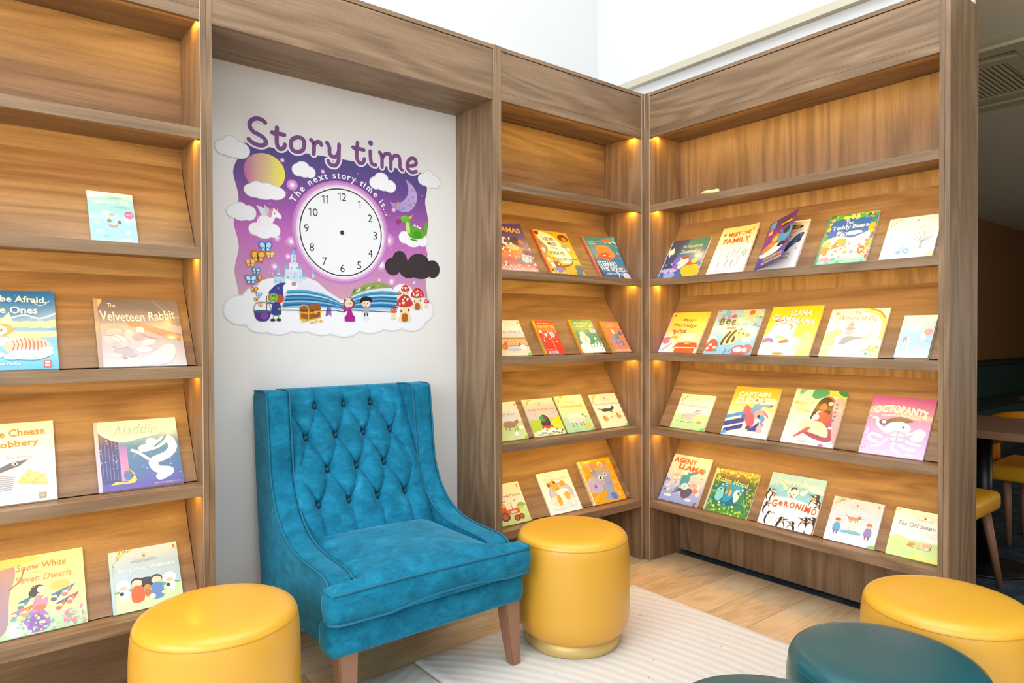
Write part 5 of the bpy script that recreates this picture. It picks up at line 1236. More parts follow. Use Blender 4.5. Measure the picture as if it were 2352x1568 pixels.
def d(a, t):
    fill(a, (0, '#f0a51e'), (1, '#eea010')); a.blob([(.5, .22), (.4, .1), (.5, .05), (.75, .05), (.85, .1), (.75, .25), (.8, .45), (.78, .62), (.62, .74), (.45, .74), (.32, .62), (.4, .4)], '#93a3cf'); a.ell(.26, .42, .21, .19, '#a9b5dc'); a.ell(.27, .42, .165, .15, '#b3a4dc'); a.ell(.26, .41, .12, .11, '#8fc6dc'); a.ell(.25, .40, .075, .075, '#d98ac8'); a.ell(.26, .39, .03, .035, '#5a58b0'); a.ell(.36, .72, .09, .06, '#7f8fc0')
    a.curve([(.7, .6), (.8, .7), (.76, .8), (.68, .83)], .075, '#9aa9d4'); a.ell(.66, .85, .03, .02, '#5f6aa0'); a.ell(.5, .56, .07, .065, '#fbfaf6'); a.ell(.5, .56, .035, .038, '#3a2a28'); a.ell(.66, .62, .05, .05, '#fbfaf6'); a.ell(.665, .62, .025, .028, '#3a2a28'); a.ell(.54, .45, .05, .035, '#e79ab8'); a.curve([(.6, .42), (.68, .39), (.76, .44)], .01, '#5f6aa0'); a.blob([(.62, .05), (.6, .16), (.68, .2), (.76, .14), (.76, .05)], '#6a78b4')
    for x, y, r in ((.92, .9, .035), (.1, .7, .025), (.9, .66, .03), (.14, .12, .045), (.88, .42, .05), (.85, .14, .05), (.93, .3, .03), (.22, .18, .02), (.1, .28, .03), (.3, .76, .03), (.08, .52, .025), (.62, .92, .02), (.86, .58, .02), (.8, .24, .025)): a.ell(x, y, r, r * .85, '#fbe7a4'); a.ell(x, y, r * .7, r * .6, '#f0a51e')
    for i, (ch, x, c) in enumerate((('E', .17, '#e2806a'), ('l', .27, '#b48aa0'), ('e', .36, '#e2806a'), ('p', .47, '#b48aa0'), ('p', .78, '#e2806a'))): t.text(ch, x, .87 - .02 * (i % 2), .09, .13, c, bold=.04)
    a.ell(.62, .86, .075, .07, '#f8efe0'); a.ell(.62, .845, .055, .045, '#e8a0b0')
book('C', 5, -.311, -.074, .237, 'bright orange book with a blue elephant and bubbles, corner bookcase bottom shelf', d, .012, '#f3dcae', '#f0dfb8')

# --- right bookcase
def d(a, t):
    fill(a, (0, '#3f5fb0'), (.4, '#3f7ab4'), (.8, '#2f5f86'), (1, '#2a4e6a')); a.blob([(.05, 1), (.4, 1), (.3, .6), (.35, .3), (.1, .2), (0, .3)], '#3f476e'); a.blob([(.55, .75), (.8, .7), (1, .8), (1, 1), (.5, 1)], '#3f7f78'); a.poly([(.02, .72), (.16, .8), (.2, .64), (.1, .55)], '#f4ecd0'); a.rect(.12, .45, .2, .62, '#35508f')
    a.blob([(.3, .5), (.5, .52), (.52, .3), (.4, .2), (.28, .32)], '#7a68c0'); a.blob([(.44, .44), (.6, .5), (.66, .38), (.5, .22), (.42, .3)], '#f6ead6'); a.ell(.55, .5, .1, .04, '#a04a2c', rot=10); a.ell(.72, .33, .09, .05, '#b4502c'); a.ell(.82, .4, .08, .06, '#e8c84a'); a.blob([(.55, .22), (.75, .3), (.98, .26), (1, .02), (.7, 0)], '#efb82c'); a.ell(.25, .18, .2, .07, '#c9a6d8'); a.ell(.3, .06, .15, .07, '#8aa4e0'); a.scatter(24, .02, .1, .5, .5, ('#4f6fd0', '#a9b8ea', '#2f3f8a'), .024, rnd=R_); a.ell(.84, .52, .07, .035, '#f2f2fa')
    t.text('The Elves and the', .62, .8, .5, .075, '#dfe2cf', shear=.2); t.text('Shoemaker', .62, .665, .5, .10, '#dfe2cf', shear=.2, bold=.01)
book('R', 2, .028, .275, .246, 'dark blue book with a bedtime scene, left end of the right bookcase second shelf', d, .009, '#e8dfc8', '#c8d4e4')
def d(a, t):
    fill(a, (0, '#f7f3f1'), (.5, '#f8f3ee'), (.8, '#f8e0a8'), (1, '#f7cf80'))
    for x, y, r, c in ((.12, .84, .045, '#8a86c8'), (.9, .9, .05, '#dc6a3a'), (.85, .62, .04, '#e0a8b0'), (.5, .6, .03, '#e9cfd2')): a.ell(x, y, r, r * .75, c)
    for x, y, c in ((.2, .36, '#9fb4cc'), (.42, .38, '#c87a7a'), (.56, .44, '#8a8f9a'), (.68, .44, '#7a9a98'), (.85, .42, '#7fb4b4'), (.75, .26, '#c8a0b0'), (.45, .22, '#9a9aa0'), (.6, .2, '#7f8f90'), (.25, .16, '#a8b0b8')):
        a.ell(x, y + .05, .025, .022, '#d8c0b0'); a.line([(x, y + .03), (x - .01, y - .06)], .018, c); a.line([(x - .01, y - .06), (x - .06, y - .13)], .008, '#8a8a90'); a.line([(x - .01, y - .06), (x + .05, y - .12)], .008, '#8a8a90'); a.line([(x, y), (x + .07, y + .05)], .008, '#8a8a90')
    a.ell(.86, .4, .09, .06, '#8fc0bc'); t.text('MEET THE', .55, .83, .62, .085, '#cf5f38', bold=.01, rot=3); t.text('FAMILY', .52, .69, .72, .11, '#d0653c', bold=.015, rot=3); t.text('Quentin Blake', .4, .04, .3, .03, '#9a9aa0')
book('R', 2, .335, .538, .284, 'cream book with orange handwritten title and sketched dancing figures', d, .010, '#e9c9a4', bend=lambda x, y: .018 * max(0, x - .55) ** 2 * y * 3)
def d(a, t):
    fill(a, (0, '#eef0f2'), (.4, '#e9eef4'), (.6, '#f6ede6'), (1, '#f4e2cc')); a.ell(.66, .86, .22, .05, '#2f2d30'); a.ell(.84, .6, .09, .08, '#33353c'); a.ell(.84, .6, .045, .04, '#8a8f98'); a.ell(.62, .42, .08, .07, '#33353c'); a.blob([(.6, .45), (.8, .7), (.95, .72), (.9, .6), (.7, .42)], '#4a5a86'); a.line([(.5, .7), (.9, .8)], .02, '#d8a23a'); a.scatter(12, .55, .4, .95, .8, ('#3a3c44', '#f0f0f2', '#6f8fc0'), .02, rnd=R_)
    t.text('BATWHEELS', .62, .86, .36, .06, '#eacb2e', bold=.03); t.text('OFFICIAL', .62, .30, .3, .05, '#6a6a72', bold=.02); t.text('BOOK', .66, .22, .2, .05, '#6a6a72', bold=.02)
wb = book('R', 2, .597, .791, .270, 'activity book standing with its purple cover swung open over a white page', d, .009, '#d9d2d8')
def d(a, t):
    fill(a, (0, '#3a3f9a'), (.25, '#5a4aa8'), (.6, '#7a3f9a'), (1, '#4a2f7a')); a.rect(.06, .82, .26, .98, '#5aa8d8'); a.rect(.06, .68, .26, .8, '#d8453c'); a.blob([(.02, .3), (.5, .42), (.9, .38), (.7, .22), (.2, .2)], '#f4ede6'); a.blob([(.1, .42), (.4, .5), (.5, .38), (.1, .3)], '#e88a3a'); a.ell(.45, .55, .14, .1, '#e0702c'); a.ell(.46, .53, .08, .06, '#f2c22e'); a.blob([(.6, .6), (.95, .7), (.95, .45), (.6, .4)], '#3fa0c8'); a.ell(.8, .62, .12, .07, '#2c3038'); a.ell(.8, .35, .18, .05, '#20242c'); a.ell(.72, .82, .24, .06, '#2a2630')
    a.scatter(24, .1, .3, .95, .7, ('#f2d23a', '#2c2a33', '#8fd0e6', '#e8563a'), .02, rnd=R_)
    t.text('60', .16, .74, .14, .08, '#f6e6da', bold=.03); t.text('BATWHEELS', .72, .82, .42, .055, '#f2d42e', bold=.03); t.text('THE OFFICIAL', .6, .14, .7, .055, '#f4d92e', bold=.03); t.text('ACTIVITY BOOK', .6, .06, .74, .055, '#f4d92e', bold=.03)
tmpk = book('R', 2, .597, .787, .270, 'x', d, .0012, '#6a4a90', pages=False)
for ch in list(tmpk.children):
    # the swung-open front cover belongs to the activity book: hinge it on the spine side
    hg = Matrix.Translation((0, 0, .0094)) @ Matrix.Rotation(rad(-24), 4, 'Y')
    ch.parent = wb; ch.matrix_local = hg; ch.name = 'open_front_cover'
bpy.data.objects.remove(tmpk)
def d(a, t):
    fill(a, (0, '#7fd0a4'), (.12, '#bfe0c8'), (.4, '#e9e0dc'), (.5, '#3a62b8'), (.75, '#2a6fc0'), (1, '#3f9a4a')); a.rect(.1, .52, .9, .92, '#2d6cc2'); a.scatter(60, 0, .9, 1, 1, ('#4fae3c', '#8fcf3a', '#e8d23a', '#2f7a34', '#6f8fd0'), .035, rnd=R_); a.scatter(34, 0, .3, .12, .95, ('#3f9a5a', '#e0a03a', '#9a8fd8', '#d8704a', '#f0d060'), .035, rnd=R_); a.scatter(34, .88, .1, 1, .95, ('#e89a2a', '#4fae4a', '#f2c83a', '#d8583a'), .035, rnd=R_)
    for x in (.4, .5, .6): a.ell(x, .93, .045, .04, '#f8e07a')
    a.ell(.93, .7, .07, .07, '#f2b02a'); a.blob([(.1, .5), (.35, .56), (.6, .5), (.9, .6), (.9, .44), (.5, .4), (.1, .42)], '#f2e6e0'); a.ell(.4, .42, .12, .09, '#eda23a'); a.ell(.32, .35, .08, .07, '#e8843a'); a.ell(.14, .4, .08, .06, '#e2b06a'); a.ell(.14, .26, .1, .08, '#d0953f'); a.ell(.5, .22, .32, .12, '#f6efe2'); a.ell(.5, .24, .2, .06, '#f2d2c0'); a.ell(.85, .24, .07, .08, '#e0752c'); a.ell(.7, .2, .08, .05, '#a9c6ea')
    a.scatter(50, .05, .12, .95, .4, ('#f6d27a', '#f4f0ea', '#e79a4a', '#b9d8f0', '#c77fa0'), .026, rnd=R_); a.blob([(.02, .06), (.2, .14), (.3, .08), (.2, .02)], '#e79ab8'); a.scatter(18, 0, 0, 1, .1, ('#5fc492', '#a6e2bc', '#4fb8a8'), .04, rnd=R_); a.ell(.62, .6, .16, .04, '#fbf6f0')
    t.text('The', .46, .82, .15, .075, '#f6d8ea', bold=.02); t.text('Teddy Bears', .5, .72, .72, .105, '#fbe6f2', bold=.03, rot=2); t.text('Picnic', .46, .6, .38, .10, '#f6d8ea', bold=.03)
book('R', 2, .881, .1, 0.1, 'x', lambda a, t: None) if False else book('R', 2, .881, 1.091, .263, 'colourful night-sky book with yellow bears and leafy border', d, .011, '#b9c8a0', '#4a9a78')
def d(a, t):
    fill(a, (0, '#fafaf4'), (.5, '#f3f5f6'), (1, '#dde5e8')); leaves(a, cols=('#e6d88a', '#d8c06a', '#c9d08a', '#e0a060')); a.curve([(.42, .93), (.55, .96), (.7, .93)], .006, '#b5bcc0'); a.ell(.56, .9, .02, .02, '#b5543a'); a.ell(.66, .4, .22, .12, '#e6eaec')
    a.poly([(.7, .2), (.76, .2), (.745, .4), (.72, .4)], '#a4a8a8')
    for x1, y1 in ((.5, .5), (.56, .56), (.64, .6), (.74, .62), (.82, .6), (.9, .55), (.92, .48)):
        a.curve([(.73, .36), ((.73 + x1) / 2 + .01, (.36 + y1) / 2 - .015), (x1, y1)], .009, '#7f8484'); a.line([((.73 + x1) / 2, (.36 + y1) / 2), (x1 - .05, y1 + .02)], .005, '#9aa0a0')
    a.rect(.34, .17, .52, .26, '#9cc8dc'); a.ell(.34, .15, .045, .04, '#7fb0c8'); a.ell(.49, .17, .06, .055, '#7fb0c8'); a.ell(.49, .17, .03, .028, '#e6eef2'); a.line([(.4, .26), (.4, .36)], .01, '#8a9a9e'); a.ell(.2, .22, .07, .06, '#efe3dc'); a.ell(.97, .03, .1, .08, '#c6dca0')
    t.text('TRACTOR IN TROUBLE', .42, .71, .6, .055, '#b4bcc2', shear=.15)
book('R', 2, 1.142, 1.333, .206, 'white book with a bare grey tree and pale blue tractor by the end post', d, .008, '#f0eee2')
def d(a, t):
    fill(a, (0, '#f6e4c8'), (.3, '#f6dfae'), (.6, '#f2cf6a'), (1, '#f0be3e')); a.blob([(0, .0), (.3, .0), (.35, .25), (.15, .4), (0, .35)], '#f3ece8'); a.ell(.24, .5, .08, .065, '#d8743a'); a.ell(.2, .46, .06, .06, '#f2d8c8'); a.ell(.14, .3, .11, .09, '#e2808a'); a.ell(.32, .36, .09, .05, '#e6b43c'); a.ell(.3, .3, .08, .05, '#f0dccc'); a.line([(.12, .05), (.3, .22)], .045, '#a9b4d8')
    a.blob([(.44, .1), (.94, .1), (.96, .2), (.9, .24), (.5, .24), (.42, .18)], '#dd5a32'); a.rect(.44, .0, .94, .1, '#e2622f'); a.rect(.42, .11, .95, .135, '#f4e0c8'); a.ell(.7, .3, .09, .1, '#b9c23f'); a.ell(.7, .38, .2, .1, '#f6edd0')
    a.ell(.12, .92, .03, .025, '#a0443a'); t.text('The', .35, .81, .1, .035, '#9a5a30'); t.text('Magic', .56, .80, .32, .085, '#9a4a38', bold=.01); t.text('Porridge', .5, .66, .6, .11, '#a33f40', bold=.012, rot=-2); t.text('Pot', .46, .53, .22, .10, '#8f3f38', bold=.01)
book('R', 3, .029, .272, .248, 'yellow book with purple spine and red pot, left end of third shelf, right bookcase', d, .009, '#e0a85a', '#a34ab0')
def d(a, t):
    fill(a, (0, '#8fc9e6'), (.5, '#9ad3ea'), (1, '#8fc0d8'))
    def daisy(x, y, r, c, m_, n=11):
        for k in range(n): an = 2 * PI * k / n; a.ell(x + math.cos(an) * r * .62, y + math.sin(an) * r * .62, r * .42, r * .18, c, rot=math.degrees(an))
        a.ell(x, y, r * .3, r * .28, m_)
    a.scatter(24, 0, .75, .35, 1, ('#8f7fc8', '#b0a4dc', '#6fa8c8'), .04, rnd=R_); daisy(.75, .93, .2, '#f3c6b0', '#e2683a'); daisy(.82, .42, .16, '#f8f6f0', '#efbe5a'); a.ell(.08, .3, .12, .1, '#f6f0ec'); a.blob([(.0, .08), (.05, .3), (.18, .32), (.28, .16), (.22, .06)], '#e25c4a')
    for x, y in ((.1, .2), (.2, .14), (.06, .12)): a.ell(x, y, .035, .03, '#fbf4ee')
    a.ell(.74, .08, .16, .12, '#e4606a'); a.ell(.72, .1, .1, .06, '#f8e6e6'); a.ell(.9, .12, .1, .1, '#e87a7a'); a.ell(.86, .1, .05, .05, '#fbf6f4'); a.scatter(20, .25, 0, .6, .14, ('#6f9ae0', '#7fcf9a', '#a9c6f0'), .03, rnd=R_); a.scatter(12, .85, .6, 1, .9, ('#8fd06a', '#e9d46a', '#6f8fd8'), .03, rnd=R_)
    a.ell(.5, .38, .22, .17, '#f3e6a4', rot=30)
    for dx in (-.13, -.02, .09): a.curve([(.36 + dx + .1, .26 + dx * .3), (.42 + dx + .06, .38 + dx * .35), (.46 + dx + .1, .52 + dx * .25)], .055, '#55493c')
    a.ell(.66, .44, .12, .1, '#f4eba8'); a.ell(.62, .47, .018, .02, '#3a302a'); a.ell(.72, .45, .018, .02, '#3a302a'); a.ell(.42, .58, .1, .03, '#d88a84'); a.ell(.3, .68, .12, .04, '#f6efe9'); a.ell(.4, .85, .06, .04, '#e0593c'); a.scatter(10, .4, .65, .9, .8, ('#f0e48a', '#fbf8f0'), .04, rnd=R_)
    for i, ch in enumerate('Bee'): t.text(ch, .18 + i * .13, .73 - .01 * i, .11, .16 - .03 * (i > 0), '#6a5f3a', bold=.03); 
    t.text('Kind', .62, .73, .3, .09, '#f4ead0', bold=.03)
book('R', 3, .316, .573, .255, 'pale blue flower book with a big striped bee on the third shelf', d, .006, '#cfe0e6')
def d(a, t):
    fill(a, (0, '#f4e58a'), (.3, '#f6e48a'), (.7, '#f7cd2c'), (1, '#f6c91f')); a.blob([(0, .0), (0, .3), (.1, .5), (.16, .7), (.3, .78), (.5, .74), (.6, .6), (.58, .4), (.7, .1), (.7, 0)], '#fbfaf5'); a.blob([(.14, .6), (.3, .66), (.5, .62), (.5, .52), (.3, .55)], '#e89a2c'); a.ell(.32, .55, .18, .1, '#fbfbf8'); a.blob([(.14, .68), (.3, .7), (.4, .76), (.2, .74)], '#d2682a')
    a.ell(.12, .28, .12, .07, '#9a7fc0'); a.ell(.14, .2, .12, .07, '#f4edd8'); a.ell(.46, .28, .13, .035, '#dd8438', rot=12); a.blob([(.5, .3), (.7, .36), (.86, .3), (.7, .25)], '#bcd4ec'); a.ell(.4, .03, .12, .025, '#f2a23a'); a.ell(.85, .3, .1, .2, '#f6ef9c'); a.ell(.72, .2, .08, .12, '#d8ecc0'); a.ell(.34, .36, .12, .02, '#f2d24a')
    for s_, x, y, w_, rt in (('LLAMA', .62, .86, .42, -2), ('GLAMARAMA', .5, .72, .88, -9)):
        t.text(s_, x + .008, y - .008, w_, .115, '#d86a80', bold=.05, rot=rt); t.text(s_, x, y, w_, .115, '#fbf6f2', bold=.035, rot=rt)
book('R', 3, .612, .855, .263, 'yellow book with a white llama, middle of the third shelf', d, .008, '#f2d860')
def d(a, t):
    fill(a, (0, '#fbf9e6'), (.4, '#f6f8f0'), (.7, '#eef2f4'), (1, '#e3e3e6'))
    a.curve([(.62, .98), (.82, .9), (.93, .78), (.98, .6), (.97, .4)], .09, '#f6d88a'); a.curve([(.66, 1.), (.84, .93), (.95, .8)], .03, '#e8954a'); a.blob([(.72, .5), (.82, .76), (.88, .74), (.84, .48)], '#c8d0ee'); a.ell(.1, .35, .14, .16, '#d8e89a'); a.ell(.2, .48, .1, .1, '#e9ec9a'); a.ell(.12, .1, .16, .08, '#f4f0a0'); a.ell(.55, .1, .4, .14, '#fdfcf6'); a.ell(.75, .32, .2, .12, '#dde8d8'); a.ell(.92, .14, .12, .12, '#cfe0b0')
    a.scatter(26, .78, .02, 1, .26, ('#8fc25a', '#e9c84a', '#6fb07a', '#f0a86a'), .016, rnd=R_); a.poly([(.36, .62), (.42, .74), (.48, .62)], '#9aa0a4'); a.ell(.42, .58, .08, .03, '#8f979c'); a.ell(.42, .5, .09, .05, '#b4bcc6'); a.blob([(.28, .3), (.4, .42), (.6, .4), (.7, .38), (.5, .34), (.36, .24)], '#a0a6a4'); a.ell(.26, .36, .06, .1, '#fbfbf8'); a.curve([(.66, .36), (.76, .42), (.78, .52)], .03, '#e8e69a'); a.line([(.3, .3), (.24, .14)], .01, '#a0a6a4'); a.line([(.34, .28), (.32, .18)], .008, '#a0a6a4'); a.ell(.74, .12, .05, .03, '#c6c9bc'); a.ell(.12, .9, .035, .03, '#f2b86a')
    t.text('The', .48, .92, .1, .06, '#d8925a', shear=.2); t.text('Wizard of Oz', .5, .79, .66, .10, '#d8a06a', shear=.2, arc=.01, rot=-2)
book('R', 3, .898, 1.138, .239, 'very pale book with a rainbow and pointed-hat figures, third shelf, right bookcase', d, .008, '#e6c98a')
def d(a, t):
    fill(a, (0, '#cfe6f4'), (.3, '#a5d0ec'), (.8, '#9acbe6'), (1, '#cfe6ee')); a.blob([(0, .85), (.4, .82), (1, .9), (1, 1), (0, 1)], '#e9f3f5'); a.ell(.42, .7, .15, .09, '#fbfbf9'); a.scatter(30, .1, .2, .9, .72, ('#eef6fa', '#b8a8c8', '#f0e0e0', '#8fb4d0'), .028, rnd=R_); a.ell(.84, .6, .13, .08, '#f0a0a0'); a.ell(.2, .42, .07, .08, '#a89ab8'); a.line([(.3, .45), (.34, .2)], .05, '#f4f2f2'); a.line([(.22, .4), (.2, .22)], .04, '#e8c8b8'); a.ell(.72, .48, .08, .08, '#f4f0f0'); a.ell(.7, .2, .1, .06, '#f2c8d4')
    t.text('FARAWAY TREE', .52, .83, .8, .06, '#f6fbfc', bold=.02, arc=.01); t.text('Adventure', .68, .76, .4, .035, '#eaf6fa'); t.text('A Book', .5, .05, .5, .03, '#f0f8fb')
book('R', 3, 1.201, 1.321, .195, 'small pale blue paperback beside the right end post, third shelf', d, .014, '#d9d2b8', '#b9d8ec')
def d(a, t):
    fill(a, (0, '#b9dea0'), (.42, '#c3e2a6'), (.45, '#f6f3ea'), (.7, '#faf6ea'), (1, '#f3ecc6')); leaves(a); emblem(a, t, .5, .87)
    a.ell(.42, .37, .17, .08, '#c3c3c9'); a.blob([(.5, .36), (.58, .44), (.68, .54), (.76, .52), (.7, .44), (.62, .4), (.56, .34)], '#c6c6cc'); a.curve([(.54, .46), (.62, .54), (.72, .57)], .02, '#4f5054')
    for x in (.3, .36, .5, .56): a.line([(x, .34), (x - .02, .2)], .024, '#c9c8cc'); a.ell(x - .02, .19, .018, .012, '#4a4a4c')
    a.line([(.26, .38), (.24, .28)], .01, '#8a8a90'); a.ell(.78, .22, .07, .03, '#e09a7a'); corner(a, '#84c684'); bird(a, .14, .2); bird(a, .6, .2)
    t.text('The Hungry Donkey', .46, .66, .78, .075, '#a6a89c', shear=.1, rot=-2)
book('R', 4, .114, .321, .199, 'small farm book with a grey donkey, left end of the fourth shelf, right bookcase', d, .007, '#f0e6c8')
def d(a, t):
    fill(a, (0, '#faf6ee'), (.35, '#f8eed6'), (.55, '#f6d9a0'), (.8, '#f2bb4a'), (1, '#f2ae2a'))
    for x0, y0, y1, c in ((0, .40, .47, '#4a93dc'), (0, .24, .34, '#3c4f9c'), (.03, .12, .2, '#3c4a92')): a.poly([(x0, y0 - .08), (x0, y1 - .08), (.42, y1 + .05), (.42, y0 + .04)], c)
    a.poly([(0, 0), (.12, .03), (.1, .1), (0, .06)], '#5aa4e8'); a.poly([(.55, .12), (.85, .12), (.84, .42)], '#414c96'); a.poly([(.72, .28), (.84, .42), (.84, .3)], '#5a9ade'); a.ell(.79, .18, .06, .09, '#f2b8b4'); a.line([(.77, .25), (.76, .33)], .025, '#f2b8b4'); a.line([(.81, .25), (.83, .33)], .025, '#f2b8b4')
    a.blob([(.36, .62), (.5, .56), (.62, .4), (.64, .24), (.56, .18), (.45, .3), (.34, .46)], '#e0607a'); a.blob([(.5, .5), (.56, .7), (.66, .74), (.9, .66), (.88, .6), (.72, .62), (.66, .48)], '#6a9fd8'); a.ell(.7, .46, .12, .09, '#f0a8b0'); a.ell(.76, .4, .06, .05, '#6a9fd8'); a.ell(.7, .42, .03, .03, '#33303a'); a.blob([(.76, .54), (.88, .46), (.9, .4), (.8, .48)], '#e86f88'); a.ell(.38, .4, .05, .05, '#4a6fb0'); a.ell(.55, .18, .05, .04, '#4a5a4a'); a.ell(.53, .74, .04, .03, '#6a4a30'); a.ell(.9, .66, .03, .025, '#33303a'); a.ell(.9, .72, .08, .06, '#fbf0d8')
    t.text('CAPTAIN', .46, .85, .7, .10, '#fbf1e2', bold=.05, rot=2); t.text('CUDDLES', .5, .72, .82, .13, '#fbf3e6', bold=.05, rot=2)
book('R', 4, .416, .656, .264, 'orange and blue comic book with a falling striped hero, fourth shelf', d, .008, '#f2dca8')
def d(a, t):
    fill(a, (0, '#f7f6ea'), (.15, '#e2f0e6'), (.5, '#b5dfd4'), (1, '#a9d8c6')); a.blob([(.5, 1), (1, 1), (1, .8), (.9, .86), (.76, .9), (.6, .88)], '#c6cf5a'); a.blob([(.38, 1), (.62, 1), (.66, .92), (.5, .84), (.36, .86)], '#3f9a7c'); a.blob([(.82, 1), (1, 1), (1, .9), (.88, .93)], '#2f7f5a'); a.blob([(.1, 1), (.22, 1), (.16, .92), (.1, .9)], '#6fb08a')
    a.blob([(.62, .86), (.8, .84), (.96, .6), (.97, .2), (.86, .08), (.5, .12), (.34, .22), (.6, .4)], '#a8505f'); a.blob([(.8, .8), (1, .8), (1, .1), (.92, .2)], '#cfa6ae'); a.blob([(.36, .2), (.6, .12), (.86, .08), (.95, .12), (.9, .0), (.4, .0), (.3, .1)], '#f3eae6')
    a.blob([(.44, .46), (.47, .66), (.54, .82), (.64, .87), (.76, .82), (.8, .7), (.76, .54), (.68, .58), (.55, .62), (.5, .5)], '#33211f'); a.blob([(.55, .56), (.62, .6), (.74, .58), (.79, .48), (.7, .36), (.54, .38)], '#cf5d4c'); a.ell(.63, .69, .065, .072, '#c8614f'); a.line([(.64, .62), (.64, .58)], .05, '#c8614f')
    a.line([(.76, .52), (.72, .40), (.58, .38)], .045, '#c65545'); a.ell(.66, .675, .012, .008, '#33211f'); a.ell(.6, .685, .012, .008, '#33211f'); a.ell(.635, .645, .014, .006, '#8f2f2c'); a.ell(.54, .5, .065, .055, '#fbf1ea'); a.ell(.75, .76, .045, .035, '#fbeef0'); a.ell(.75, .76, .014, .012, '#e0a04a')
    a.blob([(.42, .42), (.66, .42), (.82, .3), (.84, .16), (.62, .2), (.5, .22), (.3, .28), (.28, .34)], '#f0e2b8'); a.blob([(.22, .12), (.3, .14), (.5, .28), (.42, .3)], '#c8625a')
    for i in range(5): a.blob([(.84 + .02 * (i % 2), .76 - i * .07), (.9 + .02 * (i % 2), .77 - i * .07), (.87, .73 - i * .07)], '#6a6aa8')
    a.ell(.86, .33, .04, .025, '#fbeef0'); a.ell(.78, .02, .05, .02, '#c06fb8')
    t.text('Mother of', .24, .74, .36, .07, '#eed05a', bold=.015); t.text('Ocean', .24, .62, .32, .08, '#eed05a', bold=.015); t.text('A story of the sea', .24, .53, .26, .018, '#6fae9a'); t.text('OCEANIA', .42, .055, .16, .03, '#8a7f8a')
book('R', 4, .726, .960, .271, 'mint green book with a dark-haired girl in a pale grass skirt, fourth shelf', d, .010, '#e9cf8a')
def d(a, t):
    fill(a, (0, '#dcc9ee'), (.4, '#c3a6dc'), (.7, '#c77fc4'), (1, '#a4509e')); a.blob([(0, .8), (.3, .84), (.7, .72), (1, .7), (1, .62), (.6, .66), (.3, .74), (0, .7)], '#eeb0b8')
    a.scatter(40, 0, 0, .12, 1, ('#f6e8f4', '#d894c8'), .012, rnd=R_); a.blob([(.26, .56), (.5, .66), (.74, .6), (.6, .56), (.44, .54)], '#6a5a50'); a.ell(.52, .47, .2, .11, '#b9dcf4'); a.ell(.42, .44, .12, .06, '#cfe6f6')
    for P_ in ([(.36, .38), (.2, .5), (.16, .6), (.1, .62)], [(.3, .3), (.14, .34), (.1, .26), (.26, .2)], [(.4, .28), (.3, .16), (.2, .14)], [(.55, .28), (.5, .14), (.6, .08)], [(.62, .3), (.76, .24), (.9, .22)], [(.66, .36), (.78, .4), (.8, .34)], [(.6, .2), (.72, .14), (.84, .14)]): a.curve(P_, .05, '#cfe4f6')
    a.ell(.28, .55, .08, .05, '#5f5668'); a.ell(.28, .555, .035, .03, '#f2eef2'); a.ell(.86, .4, .1, .08, '#f6f2ee'); a.ell(.84, .32, .1, .05, '#f3e6e6'); a.ell(.54, .32, .16, .1, '#c9b8d0'); a.ell(.54, .32, .12, .075, '#b9cfe6'); a.line([(.4, .32), (.68, .32)], .015, '#b8a8c0'); a.line([(.54, .24), (.54, .42)], .015, '#b8a8c0'); a.ell(.6, .49, .02, .018, '#4a6a9a')
    t.text('OCTOPANTS', .5, .73, .84, .135, '#fbf3ee', bold=.05, arc=.055, rot=-3); t.text('THE MISSING PIRATE PANTS', .52, .64, .62, .035, '#fbf3ee', bold=.02, arc=.035, rot=-3); t.text('SUZY SENIOR', .34, .05, .22, .03, '#f6eef6', bold=.02); t.text('CLAIRE POWELL', .72, .05, .24, .03, '#f6eef6', bold=.02)
book('R', 4, 1.066, 1.304, .264, 'pink-purple book with a pale blue octopus in a hat, fourth shelf right end', d, .007, '#e3c3d8')
def d(a, t):
    fill(a, (0, '#8a9cd8'), (.25, '#a3b0e0'), (.5, '#e0cfd2'), (.75, '#f0dccf'), (1, '#bcd6d2')); a.scatter(26, 0, .2, 1, .5, ('#8f9ed6', '#b4bde6', '#f0dcd6'), .05, rnd=R_); a.blob([(.6, .84), (.9, .96), (1, .8), (.8, .72)], '#f3d9cc'); a.ell(.27, .52, .13, .09, '#e9b8a4'); a.ell(.22, .5, .035, .03, '#fbf6f0'); a.ell(.32, .51, .03, .028, '#fbf6f0')
    a.blob([(.4, .58), (.6, .58), (.58, .38), (.42, .36), (.3, .26), (.4, .3)], '#3f9ab0'); a.blob([(.5, .56), (.76, .66), (.78, .72), (.55, .64)], '#3f9ab0'); a.ell(.46, .66, .09, .07, '#cfdfe6'); a.ell(.85, .72, .08, .06, '#5f8f9a'); a.blob([(.5, .3), (.76, .32), (.72, .16), (.56, .12)], '#5a5872'); a.blob([(.2, .1), (.3, .18), (.5, .26), (.42, .3)], '#5a5278'); a.ell(.55, .36, .1, .07, '#bfe0de'); a.ell(.74, .4, .12, .05, '#f0b09a'); a.ell(.84, .3, .07, .05, '#e58a7a'); a.ell(.2, .12, .1, .03, '#f3e6dc'); a.ell(.74, .1, .08, .03, '#f3e6dc'); a.rect(.9, .0, .95, .08, '#8a5a3a'); a.scatter(14, .05, .2, .95, .75, ('#4a5480', '#6f78b0'), .02, rnd=R_)
    t.text('AGENT', .35, .88, .6, .11, '#e0603c', bold=.05, rot=-3); t.text('LLAMA', .56, .74, .66, .11, '#e0603c', bold=.05, rot=-3)
book('R', 5, .039, .279, .262, 'pale lilac book with orange capital title, left end of the bottom shelf', d, .008, '#d8cfc8')
